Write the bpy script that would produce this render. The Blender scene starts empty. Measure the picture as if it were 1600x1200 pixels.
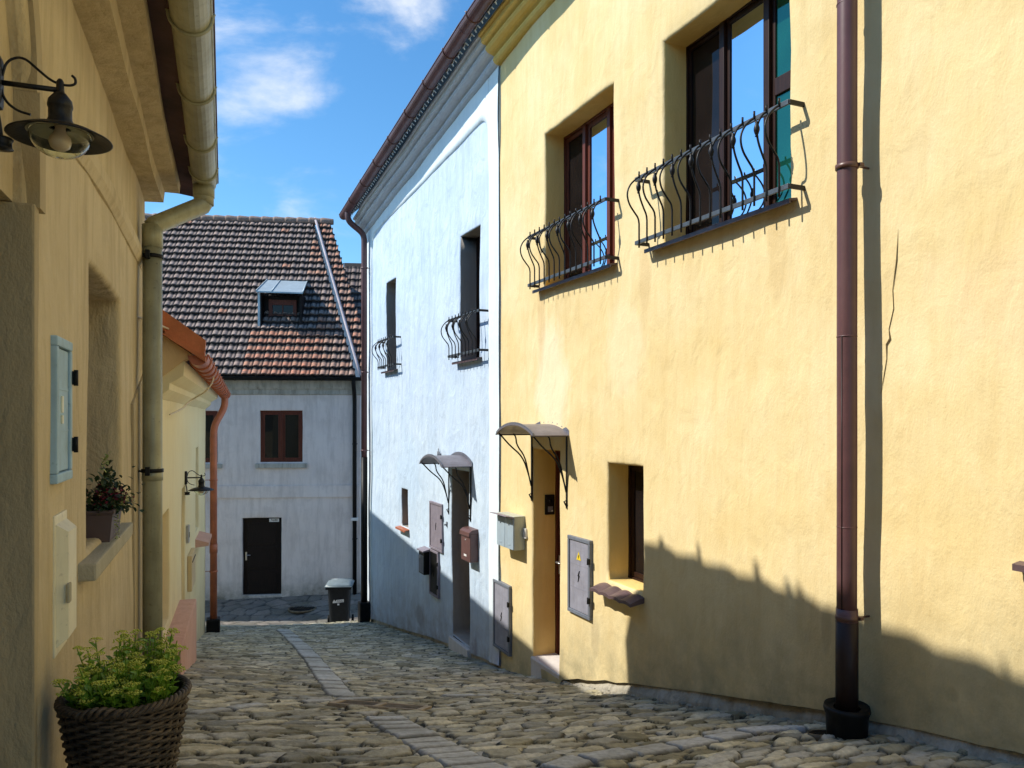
import bpy, bmesh, math, random
import numpy as np
from mathutils import Vector, Matrix, noise
random.seed(7); rng = np.random.default_rng(11)
PI = math.pi
sc = bpy.context.scene

# ------------------------------------------------------------------ camera, sky, sun, exposure
cam_d = bpy.data.cameras.new("camera"); cam = bpy.data.objects.new("camera", cam_d)
sc.collection.objects.link(cam); sc.camera = cam
cam.location = (0, 0, 0); cam.rotation_euler = (PI/2, 0, 0)
cam_d.sensor_width = 36; cam_d.lens = 27.0; cam_d.shift_y = 55/1600
cam_d.clip_start = .05; cam_d.clip_end = 3000
LDIR = Vector((1.068, .066, -1.08)).normalized()          # the way sunlight travels
sun_d = bpy.data.lights.new("sun", 'SUN'); sun_d.energy = 4.6; sun_d.angle = math.radians(.53); sun_d.color = (1, .945, .84)
sun = bpy.data.objects.new("sun", sun_d); sc.collection.objects.link(sun)
sun.rotation_euler = LDIR.to_track_quat('-Z', 'Y').to_euler(); sun.location = (-20, 5, 30)
w = bpy.data.worlds.new("World"); sc.world = w; w.use_nodes = True
nt = w.node_tree; nt.nodes.clear(); N = nt.nodes; Lk = nt.links.new
out = N.new('ShaderNodeOutputWorld'); bg = N.new('ShaderNodeBackground'); bg.inputs[1].default_value = .118
sky = N.new('ShaderNodeTexSky'); sky.sky_type = 'NISHITA'; sky.sun_disc = False
sky.sun_elevation = math.radians(45.2); sky.sun_rotation = math.radians(-93.5)
sky.air_density = 1.0; sky.dust_density = .25; sky.ozone_density = 2.2
hs = N.new('ShaderNodeHueSaturation'); hs.inputs['Saturation'].default_value = 1.14; hs.inputs['Value'].default_value = 1.0
tn = N.new('ShaderNodeMix'); tn.data_type = 'RGBA'; tn.blend_type = 'MULTIPLY'; tn.inputs['Factor'].default_value = 1; Lk(sky.outputs[0], tn.inputs['A']); tn.inputs['B'].default_value = (1.12, 1.38, 1.48, 1)
Lk(tn.outputs['Result'], hs.inputs['Color'])
tc = N.new('ShaderNodeTexCoord')
mp = N.new('ShaderNodeMapping'); mp.inputs['Scale'].default_value = (1, 1, 1.9); mp.inputs['Location'].default_value = (.35, 0, .2)
Lk(tc.outputs['Generated'], mp.inputs[0])
nz = N.new('ShaderNodeTexNoise'); nz.inputs['Scale'].default_value = 5.2; nz.inputs['Detail'].default_value = 9; nz.inputs['Roughness'].default_value = .58; nz.inputs['Distortion'].default_value = .25
Lk(mp.outputs[0], nz.inputs['Vector'])
def cloud_spot(u, v, rad, gain):
    d = Vector((u, 1, v)).normalized()
    dp = N.new('ShaderNodeVectorMath'); dp.operation = 'DISTANCE'
    nv = N.new('ShaderNodeVectorMath'); nv.operation = 'NORMALIZE'; Lk(tc.outputs['Generated'], nv.inputs[0])
    Lk(nv.outputs[0], dp.inputs[0]); dp.inputs[1].default_value = d
    m = N.new('ShaderNodeMapRange'); m.inputs['From Min'].default_value = rad; m.inputs['From Max'].default_value = 0
    m.inputs['To Min'].default_value = 0; m.inputs['To Max'].default_value = gain; m.interpolation_type = 'SMOOTHSTEP'
    Lk(dp.outputs['Value'], m.inputs['Value']); return m.outputs[0]
spots = [(-.36, .50, .16, .11), (-.27, .43, .08, .05), (-.13, .55, .11, .16), (-.29, .29, .05, .07), (.25, 1.2, .9, .10), (-1.4, .9, .8, .10)]
acc = None
for s_ in spots:
    o_ = cloud_spot(*s_)
    if acc is None: acc = o_
    else:
        a_ = N.new('ShaderNodeMath'); a_.operation = 'ADD'; Lk(acc, a_.inputs[0]); Lk(o_, a_.inputs[1]); acc = a_.outputs[0]
a_ = N.new('ShaderNodeMath'); a_.operation = 'ADD'; Lk(acc, a_.inputs[0]); Lk(nz.outputs['Fac'], a_.inputs[1])
cr = N.new('ShaderNodeMapRange'); cr.inputs['From Min'].default_value = .60; cr.inputs['From Max'].default_value = .95; cr.interpolation_type = 'SMOOTHSTEP'
Lk(a_.outputs[0], cr.inputs['Value'])
mx = N.new('ShaderNodeMix'); mx.data_type = 'RGBA'; Lk(cr.outputs[0], mx.inputs['Factor'])
Lk(hs.outputs[0], mx.inputs['A']); mx.inputs['B'].default_value = (7.2, 7.5, 8.0, 1)
Lk(mx.outputs['Result'], bg.inputs[0]); Lk(bg.outputs[0], out.inputs[0])
sc.view_settings.view_transform = 'Standard'; sc.view_settings.look = 'None'; sc.view_settings.gamma = 1
sc.view_settings.use_curve_mapping = False; sc.view_settings.exposure = .29

# ------------------------------------------------------------------ helpers
def lerp(a, b, t): return a + (b-a)*t
def pw(tab, x):
    if x <= tab[0][0]: return tab[0][1]
    for (a, fa), (b, fb) in zip(tab, tab[1:]):
        if x <= b: return fa + (fb-fa)*(x-a)/(b-a)
    return tab[-1][1]
def nse(x, y, z=0, s=1.): return noise.noise(Vector((x*s, y*s, z*s)))

class Frame:      # seen from the street: x to the right along the wall, y into the wall, z up
    def __init__(s, ox, oy, ang): s.o = Vector((ox, oy, 0)); s.ang = ang; s.ex = Vector((math.cos(ang), math.sin(ang), 0)); s.ey = Vector((-math.sin(ang), math.cos(ang), 0))
    def W(s, x, y, z): return s.o + s.ex*x + s.ey*y + Vector((0, 0, z))
FR = Frame(3.2646790, 1.4691055, -1.1479424)      # right-hand houses
FL = Frame(-.5337076, -.2001404, 1.9295670)       # near house on the left
FY = Frame(-2.775, 6.0, 1.9005951)                # pale yellow cottage on the left
FH = Frame(-5.55, 18.5, math.radians(6))          # house across the end
F0 = Frame(0, 0, 0)
ORG = {}
def tag(o, label=None, cat=None, group=None, kind=None):
    if label: o['label'] = label
    if cat: o['category'] = cat
    if group: o['group'] = group
    if kind: o['kind'] = kind
    return o
def thing(name, label, cat, fr, x, y, z, group=None, rot=0):
    o = bpy.data.objects.new(name, None); sc.collection.objects.link(o)
    o.empty_display_size = .1
    o.location = fr.W(x, y, z); o.rotation_euler = (0, 0, fr.ang+rot)
    tag(o, label, cat, group); ORG[o.name] = Vector((x, y, z)); return o
def local(o): ORG[o.name] = Vector((0, 0, 0)); return o    # parts of this one are given relative to its base

class MB:
    def __init__(s): s.v = []; s.f = []; s.sm = []; s.mi = []
    def add(s, vs, fs, smooth=False, mi=0):
        b = len(s.v); s.v += [tuple(p) for p in vs]
        for f in fs: s.f.append(tuple(i+b for i in f)); s.sm.append(smooth); s.mi.append(mi)
        return s
    def box(s, x0, x1, y0, y1, z0, z1, bev=0, mi=0, M=None):
        if x0 > x1: x0, x1 = x1, x0
        if y0 > y1: y0, y1 = y1, y0
        if z0 > z1: z0, z1 = z1, z0
        b = min(bev, .45*(x1-x0), .45*(y1-y0), .45*(z1-z0))
        if b <= 0:
            vs = [(x, y, z) for z in (z0, z1) for y in (y0, y1) for x in (x0, x1)]
            fs = [(0, 2, 3, 1), (4, 5, 7, 6), (0, 1, 5, 4), (2, 6, 7, 3), (0, 4, 6, 2), (1, 3, 7, 5)]
            if M: vs = [M @ Vector(p) for p in vs]
            return s.add(vs, fs, False, mi)
        bm = bmesh.new(); bmesh.ops.create_cube(bm, size=1)
        for v in bm.verts: v.co = Vector((lerp(x0, x1, v.co.x+.5), lerp(y0, y1, v.co.y+.5), lerp(z0, z1, v.co.z+.5)))
        bmesh.ops.bevel(bm, geom=bm.edges[:], offset=b, segments=2, profile=.6, affect='EDGES')
        bm.verts.ensure_lookup_table()
        vs = [v.co.copy() for v in bm.verts]; fs = [[v.index for v in f.verts] for f in bm.faces]
        bm.free()
        if M: vs = [M @ p for p in vs]
        return s.add(vs, fs, False, mi)
    def tube(s, pts, r, seg=10, caps=True, mi=0, flat=None):
        pts = [Vector(p) for p in pts]; n = len(pts)
        rs = r if isinstance(r, (list, tuple)) else [r]*n
        T = []
        for i in range(n):
            a = pts[max(i-1, 0)]; b = pts[min(i+1, n-1)]; T.append((b-a).normalized())
        up = Vector((0, 0, 1)) if abs(T[0].z) < .9 else Vector((1, 0, 0))
        X = T[0].cross(up).normalized(); vs = []
        for i in range(n):
            X = (X - T[i]*X.dot(T[i])).normalized(); Y = T[i].cross(X)
            for k in range(seg):
                a = 2*PI*k/seg
                vs.append(pts[i] + X*math.cos(a)*rs[i] + Y*math.sin(a)*rs[i]*(flat or 1))
        fs = [(i*seg+k, i*seg+(k+1) % seg, (i+1)*seg+(k+1) % seg, (i+1)*seg+k) for i in range(n-1) for k in range(seg)]
        s.add(vs, fs, True, mi)
        if caps:
            b = len(s.v)-n*seg
            s.f.append(tuple(b+k for k in range(seg))[::-1]); s.sm.append(False); s.mi.append(mi)
            s.f.append(tuple(b+(n-1)*seg+k for k in range(seg))); s.sm.append(False); s.mi.append(mi)
        return s
    def lathe(s, prof, c=(0, 0, 0), seg=24, smooth=True, mi=0, M=None):
        c = Vector(c); vs = []
        for r, z in prof:
            for k in range(seg):
                a = 2*PI*k/seg; p = Vector((r*math.cos(a), r*math.sin(a), z))
                if M: p = M @ p
                vs.append(c+p)
        n = len(prof)
        fs = [(i*seg+k, i*seg+(k+1) % seg, (i+1)*seg+(k+1) % seg, (i+1)*seg+k) for i in range(n-1) for k in range(seg)]
        return s.add(vs, fs, smooth, mi)
    def sweepx(s, prof, xs, zf=lambda x: 0, yf=lambda x: 0, wob=0, closed=True, smooth=False, mi=0, caps=True):
        m = len(prof); vs = []
        for x in xs:
            for k, (y, z) in enumerate(prof):
                d = wob*nse(x*.9, z*2+3, y*3) if wob else 0
                e = wob*nse(x*1.1+7, z*2, y*3) if wob else 0
                vs.append((x, y+yf(x)+d, z+zf(x)+e))
        fs = []
        for i in range(len(xs)-1):
            for k in range(m if closed else m-1):
                k2 = (k+1) % m
                fs.append((i*m+k, (i+1)*m+k, (i+1)*m+k2, i*m+k2))
        s.add(vs, fs, smooth, mi)
        if closed and caps:
            b = len(s.v)-len(vs)
            s.f.append(tuple(b+k for k in range(m))); s.sm.append(False); s.mi.append(mi)
            s.f.append(tuple(b+(len(xs)-1)*m+k for k in range(m))[::-1]); s.sm.append(False); s.mi.append(mi)
        return s
    def prism(s, poly, fn, d0, d1, mi=0):
        # poly: list of 2D; fn(u, v, d) -> point
        n = len(poly); vs = [fn(u, v, d0) for u, v in poly] + [fn(u, v, d1) for u, v in poly]
        fs = [tuple(range(n)), tuple(range(n, 2*n))[::-1]] + [(i, i+n, (i+1) % n+n, (i+1) % n) for i in range(n)]
        return s.add(vs, fs, False, mi)
    def build(s, name, mats, parent=None, fix=True, loc=None, attrs=None):
        me = bpy.data.meshes.new(name)
        og = ORG.get(parent.name, Vector()) if parent else (Vector(loc) if loc else Vector())
        me.from_pydata([(p[0]-og[0], p[1]-og[1], p[2]-og[2]) for p in s.v], [], s.f)
        me.polygons.foreach_set('use_smooth', s.sm)
        if not isinstance(mats, (list, tuple)): mats = [mats]
        for m in mats: me.materials.append(m)
        me.polygons.foreach_set('material_index', s.mi)
        if fix:
            bm = bmesh.new(); bm.from_mesh(me); bmesh.ops.recalc_face_normals(bm, faces=bm.faces); bm.to_mesh(me); bm.free()
        me.update()
        o = bpy.data.objects.new(name, me); sc.collection.objects.link(o)
        if parent: o.parent = parent; ORG[o.name] = og
        elif loc: o.location = loc
        return o

def arange(a, b, st):
    n = max(1, int(math.ceil((b-a)/st))); return [a+(b-a)*i/n for i in range(n+1)]

# ------------------------------------------------------------------ materials
def newmat(name):
    m = bpy.data.materials.new(name); m.use_nodes = True; t = m.node_tree
    b = t.nodes['Principled BSDF']; return m, t, b
def nd(t, ty, **k):
    n = t.nodes.new(ty)
    for a, v in k.items():
        if a in n.inputs: n.inputs[a].default_value = v
        else: setattr(n, a, v)
    return n
def c4(c): return (c[0], c[1], c[2], 1)
def mixc(t, fac, A, B, mode='MIX'):
    m = t.nodes.new('ShaderNodeMix'); m.data_type = 'RGBA'; m.blend_type = mode
    for s, v in (('Factor', fac), ('A', A), ('B', B)):
        if isinstance(v, bpy.types.NodeSocket): t.links.new(v, m.inputs[s])
        elif s == 'Factor': m.inputs[s].default_value = v
        else: m.inputs[s].default_value = c4(v)
    return m.outputs['Result']
def nfac(t, scale, detail=5, rough=.55, lo=.35, hi=.65, vec=None, dist=0, obj=True, seed=0):
    n = nd(t, 'ShaderNodeTexNoise', Scale=scale, Detail=detail, Roughness=rough, Distortion=dist)
    if vec is None:
        tcn = nd(t, 'ShaderNodeTexCoord'); mpn = nd(t, 'ShaderNodeMapping'); mpn.inputs['Location'].default_value = (seed*3.7, seed*1.3, seed*2.1)
        t.links.new(tcn.outputs['Object'], mpn.inputs[0]); vec = mpn.outputs[0]
    t.links.new(vec, n.inputs['Vector'])
    r = nd(t, 'ShaderNodeMapRange'); r.inputs['From Min'].default_value = lo; r.inputs['From Max'].default_value = hi
    t.links.new(n.outputs['Fac'], r.inputs['Value']); return r.outputs[0], n.outputs['Fac']
def svec(t, sx, sy, sz, seed=0):
    tcn = nd(t, 'ShaderNodeTexCoord'); m = nd(t, 'ShaderNodeMapping'); m.inputs['Scale'].default_value = (sx, sy, sz); m.inputs['Location'].default_value = (seed, seed*.7, seed*.4)
    t.links.new(tcn.outputs['Object'], m.inputs[0]); return m.outputs[0]

def plaster(name, col, light, dirt, streak=.5, b1=.5, b2=.25, grime=None, patch=.5, rough=.92, zdirt=None, trowel=0, spots=()):
    m, t, b = newmat(name)
    f1, _ = nfac(t, 1.1, 7, .6, .36, .68)
    c = mixc(t, f1, col, light)
    # brushed vertical streaks
    f2, _ = nfac(t, 6, 6, .65, .45, .72, vec=svec(t, 1.6, 1.6, .22, 3))
    mu = nd(t, 'ShaderNodeMath', operation='MULTIPLY'); t.links.new(f2, mu.inputs[0]); mu.inputs[1].default_value = streak
    c = mixc(t, mu.outputs[0], c, dirt)
    f3, _ = nfac(t, 2.6, 8, .7, .5, .78, seed=5)
    mu2 = nd(t, 'ShaderNodeMath', operation='MULTIPLY'); t.links.new(f3, mu2.inputs[0]); mu2.inputs[1].default_value = patch
    c = mixc(t, mu2.outputs[0], c, [lerp(a, d, .6) for a, d in zip(col, dirt)])
    f4, _ = nfac(t, 55, 3, .6, .68, .8, seed=9)
    mu3 = nd(t, 'ShaderNodeMath', operation='MULTIPLY'); t.links.new(f4, mu3.inputs[0]); mu3.inputs[1].default_value = .35
    c = mixc(t, mu3.outputs[0], c, [x*.45 for x in dirt])
    for (sx, sz, rx, rz, scol, amt) in spots:     # repairs and stains, in wall coordinates
        tcn = nd(t, 'ShaderNodeTexCoord'); mpp = nd(t, 'ShaderNodeMapping'); mpp.inputs['Location'].default_value = (-sx/rx, 0, -sz/rz); mpp.inputs['Scale'].default_value = (1/rx, 0, 1/rz)
        t.links.new(tcn.outputs['Object'], mpp.inputs[0]); nn_ = nd(t, 'ShaderNodeTexNoise', Scale=3.2, Detail=6, Roughness=.7); t.links.new(svec(t, 1, 1, .6, 8), nn_.inputs['Vector'])
        ln = nd(t, 'ShaderNodeVectorMath', operation='LENGTH'); t.links.new(mpp.outputs[0], ln.inputs[0])
        ad = nd(t, 'ShaderNodeMath', operation='MULTIPLY_ADD'); t.links.new(nn_.outputs['Fac'], ad.inputs[0]); ad.inputs[1].default_value = 1.5; t.links.new(ln.outputs['Value'], ad.inputs[2])
        rg = nd(t, 'ShaderNodeMapRange'); t.links.new(ad.outputs[0], rg.inputs['Value']); rg.inputs['From Min'].default_value = 1.75; rg.inputs['From Max'].default_value = 1.35; rg.inputs['To Max'].default_value = amt
        c = mixc(t, rg.outputs[0], c, scol)
    if grime:   # grime attribute rises from the pavement
        at = nd(t, 'ShaderNodeAttribute', attribute_name='grime')
        g1, _ = nfac(t, 3.2, 8, .7, .25, .75, seed=12)
        mm = nd(t, 'ShaderNodeMath', operation='MULTIPLY'); t.links.new(at.outputs['Fac'], mm.inputs[0]); t.links.new(g1, mm.inputs[1])
        mm2 = nd(t, 'ShaderNodeMath', operation='MULTIPLY', use_clamp=True); t.links.new(mm.outputs[0], mm2.inputs[0]); mm2.inputs[1].default_value = 1.25
        c = mixc(t, mm2.outputs[0], c, grime)
    t.links.new(c, b.inputs['Base Color']); b.inputs['Roughness'].default_value = rough
    if 'Specular IOR Level' in b.inputs: b.inputs['Specular IOR Level'].default_value = .25
    # relief: broad trowel waves, fine grain
    n1 = nd(t, 'ShaderNodeTexNoise', Scale=5.5, Detail=5, Roughness=.5, Distortion=.6); t.links.new(svec(t, 1, 1, .55 if not trowel else 1, 1), n1.inputs['Vector'])
    n2 = nd(t, 'ShaderNodeTexNoise', Scale=85, Detail=6, Roughness=.62); t.links.new(svec(t, 1, 1, .7, 1), n2.inputs['Vector'])
    bm1 = nd(t, 'ShaderNodeBump', Strength=b1, Distance=.05); t.links.new(n1.outputs['Fac'], bm1.inputs['Height'])
    bm2 = nd(t, 'ShaderNodeBump', Strength=b2, Distance=.008); t.links.new(n2.outputs['Fac'], bm2.inputs['Height']); t.links.new(bm1.outputs[0], bm2.inputs['Normal'])
    n3 = nd(t, 'ShaderNodeTexNoise', Scale=22, Detail=4, Roughness=.6); t.links.new(svec(t, 1, 1, .35, 2), n3.inputs['Vector'])
    bm3 = nd(t, 'ShaderNodeBump', Strength=b1*.8, Distance=.012); t.links.new(n3.outputs['Fac'], bm3.inputs['Height']); t.links.new(bm2.outputs[0], bm3.inputs['Normal'])
    t.links.new(bm3.outputs[0], b.inputs['Normal']); return m

def simple(name, col, rough=.5, metal=0, var=.25, scale=8, bump=.1, dark=None, spec=None, bd=.01):
    m, t, b = newmat(name)
    f, raw = nfac(t, scale, 6, .6, .35, .7)
    c = mixc(t, f, [x*(1+var*.4) for x in col], dark or [x*(1-var) for x in col])
    t.links.new(c, b.inputs['Base Color']); b.inputs['Metallic'].default_value = metal
    r = nd(t, 'ShaderNodeMapRange'); t.links.new(raw, r.inputs['Value']); r.inputs['To Min'].default_value = max(0, rough-.12); r.inputs['To Max'].default_value = min(1, rough+.15)
    t.links.new(r.outputs[0], b.inputs['Roughness'])
    if spec is not None: b.inputs['Specular IOR Level'].default_value = spec
    if bump:
        n = nd(t, 'ShaderNodeTexNoise', Scale=scale*6, Detail=4); t.links.new(svec(t, 1, 1, 1), n.inputs['Vector'])
        bp = nd(t, 'ShaderNodeBump', Strength=bump, Distance=bd); t.links.new(n.outputs['Fac'], bp.inputs['Height']); t.links.new(bp.outputs[0], b.inputs['Normal'])
    return m
def streaked(m, col, amt=.5):
    t = m.node_tree; b = t.nodes['Principled BSDF']; src = b.inputs['Base Color'].links[0].from_socket
    f, _ = nfac(t, 7, 7, .7, .48, .75, vec=svec(t, 2.5, 2.5, .25, 6)); mu = nd(t, 'ShaderNodeMath', operation='MULTIPLY'); t.links.new(f, mu.inputs[0]); mu.inputs[1].default_value = amt
    f2, _ = nfac(t, 40, 4, .6, .62, .74, seed=8); mu2 = nd(t, 'ShaderNodeMath', operation='MULTIPLY'); t.links.new(f2, mu2.inputs[0]); mu2.inputs[1].default_value = amt*.8
    t.links.new(mixc(t, mu2.outputs[0], mixc(t, mu.outputs[0], src, col), [x*.4 for x in col]), b.inputs['Base Color'])
def wood(name, col, dark, rough=.5):
    m, t, b = newmat(name)
    f, raw = nfac(t, 9, 6, .65, .35, .7, vec=svec(t, 6, 6, .5))
    t.links.new(mixc(t, f, col, dark), b.inputs['Base Color']); b.inputs['Roughness'].default_value = rough; b.inputs['Specular IOR Level'].default_value = .2
    bp = nd(t, 'ShaderNodeBump', Strength=.25, Distance=.003); t.links.new(raw, bp.inputs['Height']); t.links.new(bp.outputs[0], b.inputs['Normal']); return m
def glass(name, tint, refl=.6, rough=.015, inner=(.01, .012, .014), wav=.06):
    m, t, b = newmat(name); t.nodes.remove(b)
    o = t.nodes['Material Output']
    g = nd(t, 'ShaderNodeBsdfGlossy', Roughness=rough); g.inputs['Color'].default_value = c4(tint)
    d = nd(t, 'ShaderNodeBsdfDiffuse'); 
    f, _ = nfac(t, 2.5, 3, .5, .3, .7); t.links.new(mixc(t, f, inner, [x*2.2 for x in inner]), d.inputs['Color'])
    n = nd(t, 'ShaderNodeTexNoise', Scale=1.6, Detail=1); t.links.new(svec(t, 1, 1, 1), n.inputs['Vector'])
    bp = nd(t, 'ShaderNodeBump', Strength=wav, Distance=.05); t.links.new(n.outputs['Fac'], bp.inputs['Height']); t.links.new(bp.outputs[0], g.inputs['Normal'])
    lw = nd(t, 'ShaderNodeLayerWeight', Blend=.35); r = nd(t, 'ShaderNodeMapRange'); t.links.new(lw.outputs['Fresnel'], r.inputs['Value'])
    r.inputs['To Min'].default_value = refl; r.inputs['To Max'].default_value = 1
    mxs = nd(t, 'ShaderNodeMixShader'); t.links.new(r.outputs[0], mxs.inputs[0]); t.links.new(d.outputs[0], mxs.inputs[1]); t.links.new(g.outputs[0], mxs.inputs[2])
    t.links.new(mxs.outputs[0], o.inputs['Surface']); return m

M = {}
M['yel'] = plaster('yellow_plaster', (.755, .59, .29), (.82, .685, .40), (.62, .44, .19), .36, .33, .35, grime=(.36, .31, .18), patch=.45,
  spots=[(-2.95, 2.35, .42, .75, (.86, .76, .55), .55), (-1.6, 2.6, .35, .5, (.84, .72, .46), .45), (-2.1, .0, .08, .22, (.46, .37, .22), .45), (-2.72, -.45, .05, .2, (.40, .33, .22), .4), (-1.05, -.0, .5, .35, (.70, .50, .22), .4),
         (1.4, .62, .04, .04, (.3, .25, .14), .25), (2.1, 2.6, .9, .4, (.83, .62, .38), .35), (.6, .75, .05, .16, (.4, .31, .18), .4), (-3.2, 3.2, .12, .7, (.62, .42, .2), .45), (-1.3, 3.1, .10, .5, (.60, .42, .2), .45), (.2, 3.1, .10, .6, (.62, .44, .2), .4)])
M['yeltrim'] = plaster('yellow_trim_plaster', (.70, .50, .15), (.75, .55, .19), (.5, .34, .08), .3, .25, .2)
M['blu'] = plaster('blue_plaster', (.50, .62, .76), (.60, .71, .82), (.36, .45, .58), .5, .6, .35, grime=(.30, .29, .31), patch=.5,
  spots=[(1.6, .75, .10, .5, (.30, .30, .33), .5), (.1, .35, .3, .18, (.22, .22, .25), .6), (.35, .05, .10, .15, (.15, .15, .17), .7), (-.6, 2.5, .8, .8, (.48, .62, .78), .5), (2.0, .15, .08, .22, (.22, .22, .25), .6), (2.4, .5, .06, .2, (.22, .22, .25), .5)])
M['blutrim'] = plaster('pale_blue_plaster', (.72, .82, .88), (.78, .86, .90), (.52, .62, .74), .25, .3, .2, grime=(.40, .40, .46), patch=.3)
M['blucorn'] = plaster('blue_grey_cornice_plaster', (.50, .54, .60), (.56, .60, .66), (.40, .40, .42), .5, .3, .2)
M['och'] = plaster('ochre_plaster', (.57, .465, .28), (.66, .55, .35), (.37, .29, .16), .6, .6, .5, grime=(.34, .27, .17), patch=.6)
M['ochdark'] = plaster('shaded_rough_ochre', (.42, .34, .20), (.48, .39, .24), (.30, .24, .14), .3, .35, .45, patch=.5)  # rough render, darkened further to carry the shade of reveal, jamb and corner
M['cot'] = plaster('cream_plaster', (.82, .70, .40), (.86, .76, .47), (.70, .58, .34), .35, .2, .15, grime=(.52, .42, .27), patch=.25)
M['cotdark'] = plaster('tan_plaster', (.74, .52, .26), (.76, .56, .30), (.60, .42, .2), .3, .2, .15, patch=.3)
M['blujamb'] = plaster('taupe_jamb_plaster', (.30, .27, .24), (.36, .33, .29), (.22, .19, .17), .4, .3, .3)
M['yeljamb'] = plaster('golden_jamb_plaster', (.80, .56, .19), (.84, .61, .23), (.64, .44, .14), .4, .3, .3)
M['gry'] = plaster('weathered_grey_plaster', (.78, .685, .63), (.86, .77, .715), (.50, .43, .39), .5, .35, .35, grime=(.17, .16, .12), patch=.8)
M['gryt'] = plaster('grey_stone_trim', (.46, .44, .38), (.54, .52, .46), (.20, .19, .15), .8, .3, .4, patch=.9)
M['plinth'] = plaster('rough_stone_plinth', (.34, .31, .24), (.50, .46, .38), (.13, .12, .09), .7, 1., .9, patch=.9)
M['pink'] = plaster('pink_concrete', (.62, .36, .27), (.70, .43, .33), (.45, .26, .2), .3, .3, .3)
M['stone'] = plaster('light_stone', (.62, .58, .55), (.70, .66, .62), (.42, .40, .36), .4, .3, .4)
M['crk'] = simple('cracked_mortar', (.30, .22, .11), .95, 0, .5, 30, .3)
M['sillst'] = plaster('grey_green_concrete', (.40, .37, .27), (.48, .44, .33), (.26, .24, .16), .3, .3, .7)
M['burg'] = simple('burgundy_painted_metal', (.115, .050, .052), .42, .0, .3, 3, .04)
M['brnmet'] = simple('brown_painted_metal', (.13, .06, .045), .38, 0, .3, 6, .05)
M['dkbrn'] = simple('shaded_brown_metal', (.03, .017, .015), .45, 0, .3, 6, .05, spec=.25)
M['sillmet'] = simple('mauve_brown_sheet_metal', (.13, .085, .09), .38, .1, .3, 5, .05)
M['zinc'] = simple('aged_khaki_painted_zinc', (.36, .355, .235), .42, .15, .3, 3.5, .1, dark=(.26, .255, .165))
M['copper'] = simple('terracotta_painted_metal', (.48, .15, .07), .38, .1, .25, 5, .06, dark=(.34, .11, .06))
M['orange'] = simple('orange_clay_tile', (.56, .17, .055), .6, 0, .25, 7, .2)
M['iron'] = simple('black_wrought_iron', (.012, .012, .013), .42, .0, .3, 30, .15, spec=.3)
M['irong'] = simple('grey_painted_iron', (.085, .10, .115), .42, .3, .3, 20, .1)
M['blk'] = simple('black_painted_metal', (.008, .008, .008), .45, 0, .3, 10, .05, spec=.2)
M['dark_void'] = simple('black_void', (.006, .006, .006), .9, 0, .3, 10, 0)  # plain black for unlit hollows behind windows and under the grate
M['brown'] = wood('dark_brown_wood', (.034, .015, .010), (.018, .008, .006), .42)
M['redwood'] = wood('red_brown_painted_wood', (.15, .042, .025), (.08, .024, .016), .4)
M['pinkwood'] = wood('rosy_brown_wood', (.33, .17, .13), (.24, .12, .09), .45)
M['blkwood'] = wood('blackened_door_wood', (.014, .008, .007), (.006, .004, .004), .5)
M['gsky'] = glass('window_glass', (.66, .82, 1.), .85)
M['gdark'] = glass('dark_window_glass', (.4, .4, .4), .02, inner=(.008, .006, .006))
M['gteal'] = glass('green_tinted_glass', (.08, .29, .24), .42, inner=(.006, .05, .035), wav=.3)
M['gblk'] = glass('black_window_glass', (.4, .4, .4), .02, inner=(.004, .004, .005))
M['grybox'] = simple('grey_enamel_panel', (.30, .30, .36), .5, 0, .2, 9, .1)
M['gryboxd'] = simple('slate_enamel_panel', (.17, .19, .23), .5, 0, .2, 9, .1)
M['mailg'] = simple('blue_grey_enamel', (.36, .45, .52), .4, 0, .12, 5, .03)
M['mails'] = simple('pale_grey_green_enamel', (.44, .47, .40), .4, 0, .12, 5, .03)
M['mailb'] = simple('brown_enamel', (.13, .062, .055), .38, 0, .2, 5, .03)
M['cabblue'] = simple('sky_blue_painted_panel', (.34, .50, .60), .55, 0, .2, 5, .1)
M['cream'] = simple('cream_plastic', (.80, .74, .52), .45, 0, .12, 5, .03)
M['beige'] = simple('beige_enamel', (.66, .50, .26), .5, 0, .12, 5, .03)
M['white'] = simple('white_paint', (.8, .8, .78), .5, 0, .12, 5, .03)
M['steel'] = simple('bright_steel', (.5, .5, .5), .3, .8, .2, 9, .03)
M['yellow'] = simple('yellow_sticker', (.85, .62, .03), .5, 0, .08, 9, 0)
M['lead'] = simple('pale_sheet_zinc', (.42, .50, .54), .45, .2, .2, 3, .05)
M['lilac'] = simple('faded_lilac_flashing', (.46, .40, .42), .6, 0, .3, 4, .1)
M['wick'] = simple('dark_wicker', (.085, .06, .036), .65, 0, .75, 14, .4, dark=(.02, .013, .008))
M['soil'] = simple('potting_soil', (.03, .02, .012), .95, 0, .4, 30, .5)
M['mat'] = simple('black_door_mat', (.02, .02, .022), .95, 0, .3, 60, .5)
M['lampin'] = simple('grey_reflector', (.30, .28, .2), .4, .3, .2, 9, .05)
M['bulb'] = simple('frosted_bulb', (.80, .60, .48), .25, 0, .06, 4, 0)
M['binlid'] = simple('grey_plastic', (.20, .25, .27), .35, 0, .2, 8, .05)
M['binbody'] = simple('black_plastic', (.012, .015, .018), .4, 0, .2, 8, .05, spec=.3)
M['roofdark'] = simple('dark_brown_roof_tile', (.075, .03, .025), .7, 0, .5, 3, .3)
M['cable'] = simple('cream_cable', (.68, .58, .42), .6, 0, .1, 5, 0)
streaked(M['burg'], (.15, .09, .085), .4); streaked(M['zinc'], (.20, .19, .12), .7); streaked(M['grybox'], (.16, .14, .13), .6); streaked(M['gryboxd'], (.10, .09, .09), .6)
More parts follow.
